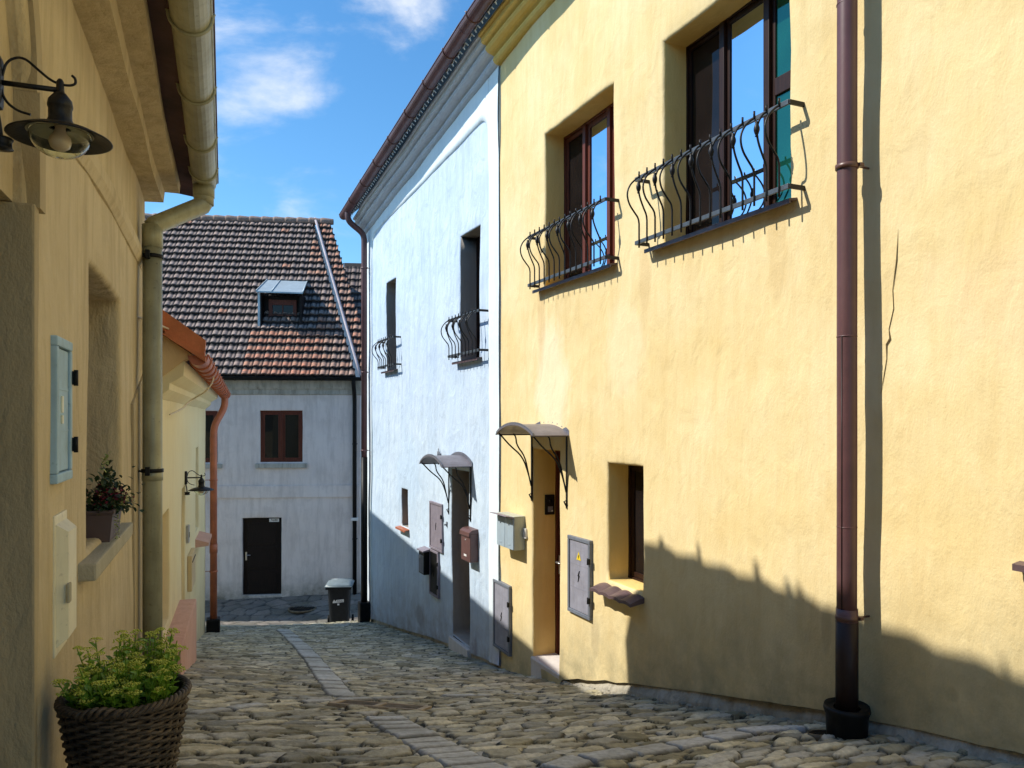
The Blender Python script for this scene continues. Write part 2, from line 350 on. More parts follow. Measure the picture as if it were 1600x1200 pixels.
streaked(M['mails'], (.30, .28, .2), .5); streaked(M['mailg'], (.24, .27, .28), .5); streaked(M['cabblue'], (.22, .28, .30), .5); streaked(M['cream'], (.5, .44, .3), .5); streaked(M['lead'], (.25, .28, .3), .5)
m, t, b = newmat('clear_lamp_glass'); b.inputs['Base Color'].default_value = (.95, 1, .93, 1); b.inputs['Roughness'].default_value = .02
b.inputs['Transmission Weight'].default_value = 1.; b.inputs['IOR'].default_value = 1.25; M['clear'] = m

def leafmat(name, a, bcol, trans=.25):
    m, t, b = newmat(name)
    at = nd(t, 'ShaderNodeAttribute', attribute_name='tone')
    t.links.new(mixc(t, at.outputs['Fac'], a, bcol), b.inputs['Base Color']); b.inputs['Roughness'].default_value = .45
    tr = nd(t, 'ShaderNodeBsdfTranslucent'); t.links.new(mixc(t, at.outputs['Fac'], a, bcol), tr.inputs['Color'])
    ms = nd(t, 'ShaderNodeMixShader'); ms.inputs[0].default_value = trans
    t.links.new(b.outputs[0], ms.inputs[1]); t.links.new(tr.outputs[0], ms.inputs[2]); t.links.new(ms.outputs[0], t.nodes['Material Output'].inputs['Surface']); return m
M['sedum'] = leafmat('sedum_leaf', (.10, .22, .02), (.40, .62, .06), .35)
M['sedfl'] = leafmat('sedum_flower', (.55, .62, .07), (.85, .85, .18), .3)
M['leafd'] = leafmat('dark_leaf', (.012, .035, .012), (.06, .10, .035))
M['leafl'] = leafmat('pale_green_leaf', (.20, .27, .06), (.50, .54, .18))
M['petal'] = leafmat('wine_red_petal', (.09, .008, .02), (.30, .03, .07))

def cobble_mat(name, cols, jc, jc2, wash=0):
    m, t, b = newmat(name)
    at = nd(t, 'ShaderNodeAttribute', attribute_name='tone'); jt = nd(t, 'ShaderNodeAttribute', attribute_name='joint')
    rp = nd(t, 'ShaderNodeValToRGB'); rp.color_ramp.interpolation = 'LINEAR'
    e = rp.color_ramp.elements; e[0].position = 0; e[0].color = c4(cols[0]); e[1].position = 1; e[1].color = c4(cols[-1])
    for i, c in enumerate(cols[1:-1]):
        x = e.new((i+1)/(len(cols)-1)); x.color = c4(c)
    t.links.new(at.outputs['Fac'], rp.inputs[0])
    f, raw = nfac(t, 26, 7, .65, .35, .75)
    fm = nd(t, 'ShaderNodeMath', operation='MULTIPLY'); t.links.new(f, fm.inputs[0]); fm.inputs[1].default_value = .55
    c = mixc(t, fm.outputs[0], rp.outputs[0], (.13, .11, .065), 'MIX')
    f2, _ = nfac(t, 2.0, 5, .6, .42, .7, seed=4)
    mm = nd(t, 'ShaderNodeMath', operation='MULTIPLY'); t.links.new(f2, mm.inputs[0]); mm.inputs[1].default_value = .5
    c = mixc(t, mm.outputs[0], c, (.085, .075, .03))
    fj, _ = nfac(t, 12, 4, .6, .4, .6, seed=6)
    jcol = mixc(t, fj, jc, jc2)
    c = mixc(t, jt.outputs['Fac'], c, jcol)
    t.links.new(c, b.inputs['Base Color'])
    r = nd(t, 'ShaderNodeMapRange'); t.links.new(raw, r.inputs['Value']); r.inputs['To Min'].default_value = .5; r.inputs['To Max'].default_value = .85
    t.links.new(r.outputs[0], b.inputs['Roughness'])
    n = nd(t, 'ShaderNodeTexNoise', Scale=55, Detail=6, Roughness=.65); t.links.new(svec(t, 1, 1, 1), n.inputs['Vector'])
    bp = nd(t, 'ShaderNodeBump', Strength=.6, Distance=.012); t.links.new(n.outputs['Fac'], bp.inputs['Height']); t.links.new(bp.outputs[0], b.inputs['Normal'])
    return m
M['cob'] = cobble_mat('cobblestone', [(.18, .165, .10), (.64, .56, .36), (.32, .32, .28), (.86, .77, .53), (.58, .56, .50), (.68, .69, .68)], (.012, .009, .004), (.035, .033, .009))
M['slab'] = cobble_mat('crazy_paving', [(.15, .14, .13), (.25, .23, .21), (.19, .18, .17), (.31, .27, .24), (.22, .21, .20)], (.02, .02, .02), (.035, .035, .03))
m, t, b = newmat('clay_tile')
at = nd(t, 'ShaderNodeAttribute', attribute_name='tone'); at2 = nd(t, 'ShaderNodeAttribute', attribute_name='tile_shade')
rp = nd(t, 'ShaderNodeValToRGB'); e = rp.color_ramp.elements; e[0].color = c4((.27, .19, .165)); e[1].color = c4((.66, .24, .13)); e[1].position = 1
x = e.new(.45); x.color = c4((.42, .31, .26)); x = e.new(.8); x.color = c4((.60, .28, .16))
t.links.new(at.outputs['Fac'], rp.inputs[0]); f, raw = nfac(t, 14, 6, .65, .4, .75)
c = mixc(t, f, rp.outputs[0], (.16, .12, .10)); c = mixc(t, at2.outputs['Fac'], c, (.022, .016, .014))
t.links.new(c, b.inputs['Base Color']); b.inputs['Roughness'].default_value = .75
bp = nd(t, 'ShaderNodeBump', Strength=.4, Distance=.01); t.links.new(raw, bp.inputs['Height']); t.links.new(bp.outputs[0], b.inputs['Normal']); M['tile'] = m

def setattr_pt(o, name, vals):
    a = o.data.attributes.new(name, 'FLOAT', 'POINT'); a.data.foreach_set('value', np.asarray(vals, dtype=np.float32))

# ------------------------------------------------------------------ ground heights (metres below the eye)
RS = [(-3, -1.25), (0, -1.38), (2.23, -1.60), (3.12, -1.78), (5.74, -2.42), (6.7, -2.64), (8.4, -2.98), (10.1, -3.19), (12, -3.48), (14.7, -3.93), (16, -4.15)]
LS = [(-3, -1.15), (0, -1.22), (2.0, -1.27), (3.1, -1.36), (5.2, -1.70), (7.5, -2.10), (8.9, -2.42), (13.4, -3.33), (14.7, -3.55), (16, -3.80)]
CA, SA = math.cos(math.atan(.45)), math.sin(math.atan(.45))
def gsq(s, q):
    s = np.asarray(s, float); q = np.asarray(q, float)
    def ip(tab, v):
        r = 0
        for d in (-.5, -.25, 0, .25, .5): r = r + np.interp(v+d, [a for a, _ in tab], [b for _, b in tab])
        return r/5
    tt = np.clip((q+.6)/4.2, -.1, 1.05)
    return ip(LS, s)*(1-tt)+ip(RS, s)*tt - .05*np.sin(np.clip(tt, 0, 1)*PI)
def ground(X, Y):
    return float(gsq(-SA*X+CA*Y, CA*X+SA*Y))
def base_r(x):      # ground along the right-hand wall (frame x = -s)
    return float(gsq(-x, 3.58))

def voronoi(u, v, seed, jit=.42):
    iu = np.floor(u).astype(int); iv = np.floor(v).astype(int)
    def h(a, b, k):
        n = (a*374761393 + b*668265263 + k*974711 + seed*144665) & 0x7fffffff
        n = (n ^ (n >> 13))*1274126177 & 0x7fffffff
        n = n ^ (n >> 16); return (n % 100003)/100003.
    f1 = np.full(u.shape, 9.); f2 = f1.copy(); cid = np.zeros(u.shape); du = np.zeros(u.shape); dv = np.zeros(u.shape); c2 = np.zeros(u.shape)
    for a in (-2, -1, 0, 1, 2):
        for bb in (-1, 0, 1):
            cu = iu+a; cv = iv+bb
            pu = cu+.5+jit*2*(h(cu, cv, 1)-.5)+.5*(cv % 2); pv = cv+.5+jit*2*(h(cu, cv, 2)-.5)*.8
            x = u-pu; y = v-pv; d = np.abs(x)**2.6+np.abs(y)**2.6
            d = d**(1/2.6)
            near = d < f1
            f2 = np.where(near, f1, np.minimum(f2, d)); cid = np.where(near, h(cu, cv, 3), cid); c2 = np.where(near, h(cu, cv, 4), c2)
            du = np.where(near, x, du); dv = np.where(near, y, dv); f1 = np.where(near, d, f1)
    return f1, f2, cid, c2, du, dv
def vnoise(X, Y, sc_, seed=0):
    x = X*sc_+seed*17.3; y = Y*sc_-seed*9.1
    r = np.zeros(x.shape); amp = .5
    for o_ in range(4):
        ix = np.floor(x).astype(int); iy = np.floor(y).astype(int); fx = x-ix; fy = y-iy; fx = fx*fx*(3-2*fx); fy = fy*fy*(3-2*fy)
        def h(a, b):
            n = (a*374761393+b*668265263+o_*977+seed*7919) & 0x7fffffff; n = (n ^ (n >> 13))*1274126177 & 0x7fffffff; return ((n ^ (n >> 16)) % 10007)/10007.-.5
        r += amp*((h(ix, iy)*(1-fx)+h(ix+1, iy)*fx)*(1-fy)+(h(ix, iy+1)*(1-fx)+h(ix+1, iy+1)*fx)*fy); x = x*2.03; y = y*2.03; amp *= .5
    return r
def grid_obj(name, P, mat, tone, joint, kind='structure', label=None):
    ny, nx = P.shape[:2]; me = bpy.data.meshes.new(name)
    idx = np.arange(ny*nx).reshape(ny, nx)
    q = np.stack([idx[:-1, :-1], idx[:-1, 1:], idx[1:, 1:], idx[1:, :-1]], -1).reshape(-1, 4)
    me.vertices.add(ny*nx); me.vertices.foreach_set('co', P.reshape(-1).astype(np.float32))
    me.loops.add(len(q)*4); me.loops.foreach_set('vertex_index', q.reshape(-1).astype(np.int32))
    me.polygons.add(len(q)); me.polygons.foreach_set('loop_start', np.arange(0, len(q)*4, 4, dtype=np.int32)); me.polygons.foreach_set('loop_total', np.full(len(q), 4, np.int32))
    me.update(calc_edges=True); me.polygons.foreach_set('use_smooth', np.ones(len(q), bool)); me.materials.append(mat)
    o = bpy.data.objects.new(name, me); sc.collection.objects.link(o)
    setattr_pt(o, 'tone', tone.reshape(-1)); setattr_pt(o, 'joint', joint.reshape(-1))
    if kind: o['kind'] = kind
    return o

def polyline_coords(S, Q, pts):
    best = np.full(S.shape, 9.); al = np.zeros(S.shape); L0 = 0
    for (s0, q0), (s1, q1) in zip(pts, pts[1:]):
        dx, dy = s1-s0, q1-q0; L = math.hypot(dx, dy)
        tt = np.clip(((S-s0)*dx+(Q-q0)*dy)/L**2, 0, 1)
        sx = S-(s0+tt*dx); qx = Q-(q0+tt*dy); d = np.hypot(sx, qx)
        sg = np.sign((S-s0)*dy-(Q-q0)*dx); m_ = d < np.abs(best)
        best = np.where(m_, d*np.where(sg == 0, 1, sg), best); al = np.where(m_, L0+tt*L, al); L0 += L
    return best, al

def build_street():
    ss = [-2.5]
    while ss[-1] < 15.05:
        s = ss[-1]; ss.append(s + (.06 if s < 1.9 else .0065+.00125*s))
    ss[-1] = 15.05
    ss = np.array(ss); qs = np.arange(-1.5, 3.75, .0125)
    S, Q = np.meshgrid(ss, qs, indexing='ij')
    wS = S+.10*vnoise(S, Q, .9, 1)+.035*vnoise(S, Q, 3.1, 2)+.10*np.sin(Q*.9)*.5 ; wQ = Q+.12*vnoise(S, Q, 1.1, 3)+.05*vnoise(S, Q, 5., 5)
    f1, f2, cid, c2, du, dv = voronoi(wQ/.20, wS/.066, 3, .42)
    ff = (f2-f1)+.10*vnoise(S, Q, 24, 21); e = np.clip(ff/.17, 0, 1)**.7
    near = np.clip((15-S)/12, .35, 1)
    h = e*.024*near + (c2-.5)*.032*near + du*(cid-.5)*.018 + dv*(c2-.30)*.030 + .012*vnoise(S, Q, 16, 7)*e
    tone = cid*.80; joint = 1-np.clip(ff/.12-.35, 0, 1)
    def strip(pts, hw, ln, seed, tn, hh=.018):
        nonlocal h, tone, joint
        d, al = polyline_coords(S, Q, pts)
        d = d+.02*vnoise(S, Q, 5, seed)
        a = al/ln+.25*vnoise(al, al*0, 1.3, seed)
        k = np.floor(a); fr = a-k; ed = np.minimum(np.minimum(fr, 1-fr)*ln, hw-np.abs(d)); inside = np.abs(d) < hw
        r1 = (np.sin(k*12.9898+seed)*43758.5453) % 1
        ee = np.clip(ed/.022, 0, 1); ee = ee*ee*(3-2*ee)
        hs_ = ee*(hh+.006)+(r1-.5)*.018+.004*vnoise(S, Q, 12, seed)+.006
        h = np.where(inside, hs_+(.010 if seed == 11 else 0), h); tone = np.where(inside, tn(r1), tone); joint = np.where(inside, 1-np.clip(ed/.016-.3, 0, 1), joint)
    for s_ in STRIPS: strip(*s_)
    for (ps, pq, hs2, hq2) in PADS:     # bedding left clear round the ironwork
        Sx = (S-ps)*CA+(Q-pq)*SA; Qx = (Q-pq)*CA-(S-ps)*SA
        k = (np.abs(Sx) < hs2) & (np.abs(Qx) < hq2); h = np.where(k, -.012, h); joint = np.where(k, 1, joint)
    gz = gsq(S, Q)+.03*vnoise(S, Q, .8, 9)
    Z = gz+h
    X = -SA*S+CA*Q; Y = CA*S+SA*Q
    return grid_obj('street', np.stack([X, Y, Z], -1), M['cob'], tone, joint)

def sq_of(px, py):     # where a sight line meets the pavement, in street coordinates
    lo, hi = 1., 16.; u = (px-800)/1200; v = (655-py)/1200
    for _ in range(50):
        mid = (lo+hi)/2
        if v*mid > ground(u*mid, mid): lo = mid
        else: hi = mid
    X, Y = u*lo, lo; return (-SA*X+CA*Y, CA*X+SA*Y)
STRIPS = [
 ([(15.6, 2.04), (14.2, 2.06), (11.5, 2.02), (9.6, 2.03), (8.4, 2.05), (7.45, 2.06)], .13, .25, 3, lambda r: .96+.04*r),
]
if True:
    a = [sq_of(*p) for p in [(442, 985), (470, 1010), (495, 1040), (515, 1068), (535, 1092)]]
    b = [sq_of(*p) for p in [(600, 1128), (640, 1150), (680, 1172), (730, 1198), (790, 1230)]]
    c = [sq_of(*p) for p in [(300, 1122), (420, 1107), (520, 1101), (600, 1096), (700, 1094), (760, 1092)]]
    d = [sq_of(*p) for p in [(860, 1215), (900, 1200), (1000, 1182), (1090, 1168), (1180, 1150), (1240, 1146)]]
    STRIPS = [(a, .115, .24, 3, lambda r: .86+.14*r), (c, .06, .30, 5, lambda r: .55+.45*r),
              (b, .135, .14, 8, lambda r: .86+.14*r), (d, .085, .29, 11, lambda r: .9+.1*r)]
PADS = [sq_of(594, 1109)+(.15, .36), sq_of(1287, 1152)+(.12, .12)]
street = build_street()

def low_h(X, Y):
    return np.interp(Y+.1*(X+4), [14.4, 15.1, 15.6, 17, 18.6, 22], [-4.24, -4.26, -4.36, -4.50, -4.25, -4.1])
def build_lower():
    xs = np.arange(-11, 2.5, .035); ys = np.arange(13.2, 19.6, .035)
    Y, X = np.meshgrid(ys, xs, indexing='ij')
    f1, f2, cid, c2, du, dv = voronoi((X+.15*vnoise(X, Y, 1.2, 2))/.34, (Y+.15*vnoise(X, Y, 1.3, 4))/.30, 9, .48)
    e = np.clip((f2-f1)/.14, 0, 1)
    Z = low_h(X, Y)+e*.02+(c2-.5)*.012+.02*vnoise(X, Y, .9, 3)
    return grid_obj('lower_street', np.stack([X, Y, Z], -1), M['slab'], cid, 1-np.clip((f2-f1)/.1, 0, 1))
build_lower()
gm = simple('bare_earth', (.16, .14, .10), .95, 0, .4, .3, .3)
g = MB(); g.add([(-600, -600, -5.3), (600, -600, -5.3), (600, 600, -5.3), (-600, 600, -5.3)], [(0, 1, 2, 3)]); tag(g.build('ground', gm), kind='structure')

# ------------------------------------------------------------------ walls with rounded, slightly wavy openings
def wall(name, mat, parent, x0, x1, zlo, ztop, holes, step=.16, amp=.010, arch=None, seed=0, thick=.45, gr=None, jamb=None, rad=.022, back=True, ztopf=None, xwob=0):
    """holes: (x0, x1, z0, z1, depth); zlo(x): lower edge of the plaster"""
    zl_min = min(h[2] for h in holes) if holes else None
    xs = set(arange(x0, x1, step)); zs0 = []; jf = set()
    zbot = min(zlo(x) for x in arange(x0, x1, .5)); zmaxlo = max(zlo(x) for x in arange(x0, x1, .5))
    zs = set(arange(zbot, ztop, step))
    for h in holes:
        for v in (h[0], h[1]): xs.add(v)
        for v in (h[2], h[3]): zs.add(v)
    def clean(vals, keep):
        vals = sorted(vals); r = []
        for v in vals:
            if r and v-r[-1] < .035:
                if v in keep: 
                    if r[-1] in keep: r.append(v)
                    else: r[-1] = v
                continue
            r.append(v)
        return r
    kx = {v for h in holes for v in h[:2]} | {x0, x1}; kz = {v for h in holes for v in h[2:4]} | {ztop}
    xs = clean(xs, kx); zs = clean(zs, kz); nx, nz = len(xs), len(zs)
    verts = []; faces = []; vid = {}
    def archz(x, z):
        if arch:
            c, r, sp = arch
            if abs(x-c) <= r and z >= sp-1e-6:
                zt = sp+math.sqrt(max(0, r*r-(x-c)**2)); return zt+(z-sp)*(ztop-zt)/(ztop-sp)
        return z
    def V(i, j):
        if (i, j) not in vid:
            x, z = xs[i], zs[j]; zb = zlo(x)
            z2 = archz(x, z)
            if z2 < zb: z2 = zb+.0006*(z2-zb)
            if ztopf and j == nz-1: z2 = ztopf(x)
            vid[(i, j)] = len(verts); verts.append([x, 0., z2])
        return vid[(i, j)]
    def inh(i, j):
        cx, cz = (xs[i]+xs[i+1])/2, (zs[j]+zs[j+1])/2
        return any(h[0] < cx < h[1] and h[2] < cz < h[3] for h in holes)
    for i in range(nx-1):
        for j in range(nz-1):
            if inh(i, j): continue
            if zs[j+1] < min(zlo(xs[i]), zlo(xs[i+1]))-.001: continue
            faces.append((V(i, j), V(i+1, j), V(i+1, j+1), V(i, j+1)))
    rev_f0 = len(faces)
    for h in holes:
        i0, i1, j0, j1 = xs.index(h[0]), xs.index(h[1]), zs.index(h[2]), zs.index(h[3])
        loop = [(i, j0) for i in range(i0, i1)]+[(i1, j) for j in range(j0, j1)]+[(i, j1) for i in range(i1, i0, -1)]+[(i0, j) for j in range(j1, j0, -1)]
        ids = [V(i, j) for i, j in loop]; prev = ids; cx, cz = (h[0]+h[1])/2, (h[2]+h[3])/2
        rr = rad
        rings = [(rr*(1-math.cos(a)), rr*math.sin(a)) for a in (PI/6, PI/3, PI/2)]+[(h[4]*f if h[4] > .05 else h[4], rr) for f in (.5, 1)]
        base = [verts[k][:] for k in ids]
        for dep, ins in rings:
            cur = []
            for (i, j), bp_ in zip(loop, base):
                dx = ins if i == i0 else (-ins if i == i1 else 0)
                dz = ins if j == j0 else (-ins if j == j1 else 0)
                if arch and j == j1 and abs(cx-arch[0]) < .2:
                    rx, rz = bp_[0]-arch[0], bp_[2]-arch[2]; L = math.hypot(rx, rz) or 1; dx, dz = -ins*rx/L, -ins*rz/L
                verts.append([bp_[0]+dx, dep, bp_[2]+dz]); cur.append(len(verts)-1)
            n = len(cur)
            for k in range(n):
                if dep > rr*.9: jf.add(len(faces))
                faces.append((prev[k], prev[(k+1) % n], cur[(k+1) % n], cur[k]))
            prev = cur
    # gentle waves in the plaster
    for v in verts:
        x, y, z = v; k = 1 if y < .06 else .5
        v[1] = y+amp*k*(nse(x, z, seed, .9)*1.6+nse(x, z, seed+5, 3.2)*.45)
        if x0+.01 < x < x1-.01:
            v[0] = x+.011*nse(z, x*.3, seed+9, 2.2)
        v[2] = z+(.007*nse(x, z*.3, seed+11, 2.5) if z > zlo(x)+.05 else .016*nse(x, 1, seed+3, 6))
        if xwob: v[0] += xwob*nse(z, 2, seed, .8)
    # depth of the wall at its ends and top, and a back
    nfront = len(verts)
    mb = MB(); mb.add(verts, faces, True)
    zb0, zb1 = zlo(x0)-.6, zlo(x1)-.6
    zt0 = ztopf(x0) if ztopf else ztop; zt1 = ztopf(x1) if ztopf else ztop
    for x, zz, zt, sgn, iv in ((x0, zb0, zt0, -1, 0), (x1, zb1, zt1, 1, nx-1)):
        col = [V(iv, j) for j in range(nz)]
        vs = []; rows = 3
        for r in range(rows+1):
            for k in col: p = verts[k]; vs.append((p[0] if r == 0 else x, p[1]+thick*r/rows, p[2]))
        n = len(col); fs = [(r*n+k, r*n+k+1, (r+1)*n+k+1, (r+1)*n+k) for r in range(rows) for k in range(n-1)]
        mb.add(vs, fs, False)
    if back:
        mb.add([(x0, thick+.002, zb0), (x1, thick+.002, zb1), (x1, thick+.002, zt1), (x0, thick+.002, zt0)], [(0, 1, 2, 3)])
        mb.add([(x0, 0, zt0-.002), (x1, 0, zt1-.002), (x1, thick, zt1-.002), (x0, thick, zt0-.002)], [(0, 1, 2, 3)])
    for k in jf: mb.mi[k] = 1
    o = mb.build(name, [mat, jamb or mat], parent, fix=False)
    og = ORG[parent.name]
    gv = []
    for v in o.data.vertices:
        x, z = v.co.x+og.x, v.co.z+og.z; gv.append(max(0., min(1., 1-(z-zlo(x))/(gr or .7))))
    setattr_pt(o, 'grime', gv)
    return o

def window(parent, x0, x1, z0, z1, d, bays, fmat, gmats, fw=.055, cross=None, leafw=.05, label=None, muntin=None, thick=.06):
    f = MB(); y0, y1 = d-.0, d+thick
    f.box(x0, x1, y0, y1, z0, z0+fw, .006); f.box(x0, x1, y0, y1, z1-fw, z1, .006)
    f.box(x0, x0+fw, y0+.002, y1-.002, z0+fw, z1-fw, .006); f.box(x1-fw, x1, y0+.002, y1-.002, z0+fw, z1-fw, .006)
    n = bays; bw = (x1-x0)/n
    panes = []
    for k in range(n):
        a, b = x0+bw*k, x0+bw*(k+1)
        if k: f.box(a-.028, a+.028, y0-.012, y1, z0+fw*.9, z1-fw*.9, .006)
        a2 = a+(fw if k == 0 else .028); b2 = b-(fw if k == n-1 else .028)
        l = leafw; yy0, yy1 = y0+.014, y1-.006
        f.box(a2, b2, yy0, yy1, z0+fw, z0+fw+l, .004); f.box(a2, b2, yy0, yy1, z1-fw-l, z1-fw, .004)
        f.box(a2, a2+l, yy0+.002, yy1-.002, z0+fw+l, z1-fw-l, .004); f.box(b2-l, b2, yy0+.002, yy1-.002, z0+fw+l, z1-fw-l, .004)
        pz = [(z0+fw+l, z1-fw-l)]
        if cross and k in cross:
            zc, hh = cross[k]; f.box(a2+l, b2-l, yy0-.004, yy1, zc-hh, zc+hh, .004); pz = [(z0+fw+l, zc-hh), (zc+hh, z1-fw-l)]
        if muntin:
            xm = (a2+b2)/2; zm = (z0+z1)/2; f.box(xm-.012, xm+.012, yy0+.004, yy1-.004, z0+fw+l, z1-fw-l); f.box(a2+l, b2-l, yy0+.006, yy1-.006, zm-.012, zm+.012)
        for (pa, pb) in pz: panes.append((a2+l-.004, b2-l+.004, pa-.004, pb+.004, k))
    fo = f.build('window', fmat, parent)
    if label: fo['label'] = label
    for a, b, pa, pb, k in panes:
        g = MB(); g.box(a, b, y0+.028, y0+.036, pa, pb); g.build('pane', gmats[k % len(gmats)], fo)
    bk = MB(); bk.box(x0, x1, y1+.12, y1+.14, z0, z1); bk.build('dark_backing', M['dark_void'], fo)  # black sheet painting in the dark room behind the glass
    return fo

def sill(parent, x0, x1, z, depth, out, mat, th=.022, slope=.05, name='sill'):
    m = MB(); lip = .03
    prof = [(depth, z+slope), (-out, z), (-out, z-lip), (-out+.012, z-lip), (-out+.012, z-th*.5), (depth, z+slope-th)]
    m.sweepx(prof, [x0, x1]); return m.build(name, mat, parent)

def halfpipe(mb, xs, y, zf, r, wall_=.006, seg=12, full=False):
    prof = []
    for k in range(seg+1):
        a = PI+PI*k/seg; prof.append((r*math.cos(a), r*math.sin(a)))
    prof.append((r+.0, .012)); 
    for k in range(seg, -1, -1):
        a = PI+PI*k/seg; prof.append(((r-wall_)*math.cos(a), (r-wall_)*math.sin(a)))
    # rolled front bead
    mb.sweepx([(p[0]+y, p[1]) for p in prof], xs, zf, smooth=False)
    mb.tube([(x, y-r+.002, zf(x)+.006) for x in xs], .011, 8)
def endcap(mb, x, y, z, r, w_=.008):
    poly = [(y+r*math.cos(PI+PI*k/14), z+r*math.sin(PI+PI*k/14)) for k in range(15)]
    mb.prism(poly, lambda u, v, d: (d, u, v), x, x+w_)
def gutter(parent, x0, x1, y, zf, r, mat, clips, cmat, caps=(True, True), name='gutter', step=1.0):
    g = MB(); halfpipe(g, arange(x0, x1, step), y, zf, r)
    if caps[0]: endcap(g, x0-.008, y, zf(x0), r)
    if caps[1]: endcap(g, x1, y, zf(x1), r)
    go = g.build(name, mat, parent)
    for cx in clips:
        c = MB(); pts = [(cx, y+(r+.006)*math.cos(PI+PI*k/14), zf(cx)+(r+.006)*math.sin(PI+PI*k/14)) for k in range(15)]
        pts = [(cx, y-r-.012, zf(cx)+.02)]+pts+[(cx, y+r+.02, zf(cx)+.03)]
        c.tube(pts, .009, 6, flat=.5); c.build('bracket', cmat, go)
    return go
def smooth_path(pts, it=2):
    pts = [Vector(p) for p in pts]
    for _ in range(it):
        n = [pts[0]]
        for a, b in zip(pts, pts[1:]): n += [a.lerp(b, .25), a.lerp(b, .75)]
        n.append(pts[-1]); pts = n
    return pts

# tiled roof as relief
def tile_roof(name, mat, parent, P00, ex, eu, width, length, tw, tl, right=None, tonef=None, seed=1, res=(7, 4), left=None, amp=.03, lip=.035, tile_shade=1.):
    """P00 lower-left corner, ex along the eave, eu up the slope; right(v): width at slope distance v"""
    ex = Vector(ex).normalized(); eu = Vector(eu).normalized(); nn = ex.cross(eu).normalized()
    if nn.z < 0: nn = -nn
    nrow = int(length/tl); ncol = int(math.ceil(width/tw)); vs = []; fs = []; tn = []; ms = []
    P00 = Vector(P00)
    prof = [(0, .0), (.08, .55), (.22, 1.), (.40, .95), (.54, .45), (.62, .12), (.70, .35), (.80, .55), (.90, .4), (1., .0)]
    vv = [(-.03, -1.), (-.03, 0.), (0.10, .0), (.50, .0), (.66, .0), (1., .0)]
    for r in range(nrow):
        for c in range(ncol):
            xm = (c+.5)*tw; vm = (r+.5)*tl
            lo = left(vm) if left else 0; hi = right(vm) if right else width
            if xm+tw/2 < lo+.01 or xm-tw/2 > hi-.01: continue
            tone = tonef(xm, vm) if tonef else random.random(); jz = random.uniform(-.004, .004); js = random.uniform(-.006, .006); b = len(vs)
            sag = .02*nse(xm*.5, vm*.5, seed)
            for jv, (fv, dn) in enumerate(vv):
                for (fu, hh) in prof:
                    vdist = (r+fv)*tl+js; lift = lip*(1-max(fv, 0))
                    hz = amp*hh+lift+jz+sag
                    if dn < 0: hz = amp*hh+lift+jz+sag-.045
                    p = P00+ex*min(max((c+fu)*tw, lo), hi)+eu*vdist+nn*hz
                    vs.append(p); tn.append(tone)
                    k = 0  # shade between rows and in the pans, painted dark into the tiles
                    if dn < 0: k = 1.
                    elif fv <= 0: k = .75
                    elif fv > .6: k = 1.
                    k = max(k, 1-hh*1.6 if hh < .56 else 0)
                    ms.append(min(1, k*tile_shade))
            n = len(prof)
            for j in range(len(vv)-1):
                for i in range(n-1): fs.append((b+j*n+i, b+j*n+i+1, b+(j+1)*n+i+1, b+(j+1)*n+i))
    mb = MB(); mb.add(vs, fs, True)
    # solid deck under the tiles
    hi0 = right(0) if right else width; hi1 = right(length) if right else width
    lo0 = left(0) if left else 0; lo1 = left(length) if left else 0
    q = [P00+ex*lo0-nn*.02, P00+ex*hi0-nn*.02, P00+ex*hi1+eu*length-nn*.02, P00+ex*lo1+eu*length-nn*.02]
    q2 = [p-nn*.06 for p in q]; nb = len(mb.v)
    mb.add(q+q2, [(0, 1, 2, 3), (7, 6, 5, 4), (0, 4, 5, 1), (1, 5, 6, 2), (2, 6, 7, 3), (3, 7, 4, 0)])
    o = mb.build(name, mat, parent, fix=False)
    tn += [.2]*8; ms += [1]*8
    setattr_pt(o, 'tone', tn); setattr_pt(o, 'tile_shade', ms); return o

# ------------------------------------------------------------------ right-hand row: shared lines
def zc(x): return pw([(-15, 3.60), (-14.6, 3.64), (-8.2, 4.17), (-5, 4.32), (4, 4.45)], x)
CORN = [(.06, 0), (-.02, 0), (-.045, .005), (-.07, .02), (-.085, .045), (-.08, .07), (-.065, .085), (-.10, .10), (-.13, .105), (-.165, .12), (-.185, .145), (-.18, .17), (-.165, .185), (-.215, .20), (-.235, .21), (-.235, .265), (-.27, .275), (-.27, .31), (.06, .31)]
BRK = .3
def back_volume(parent, mat, x0, x1, y0, y1, z0, z1, name='rear_wall'):
    m = MB(); m.box(x0, x1, y0, y1, z0, z1); return m.build(name, mat, parent)

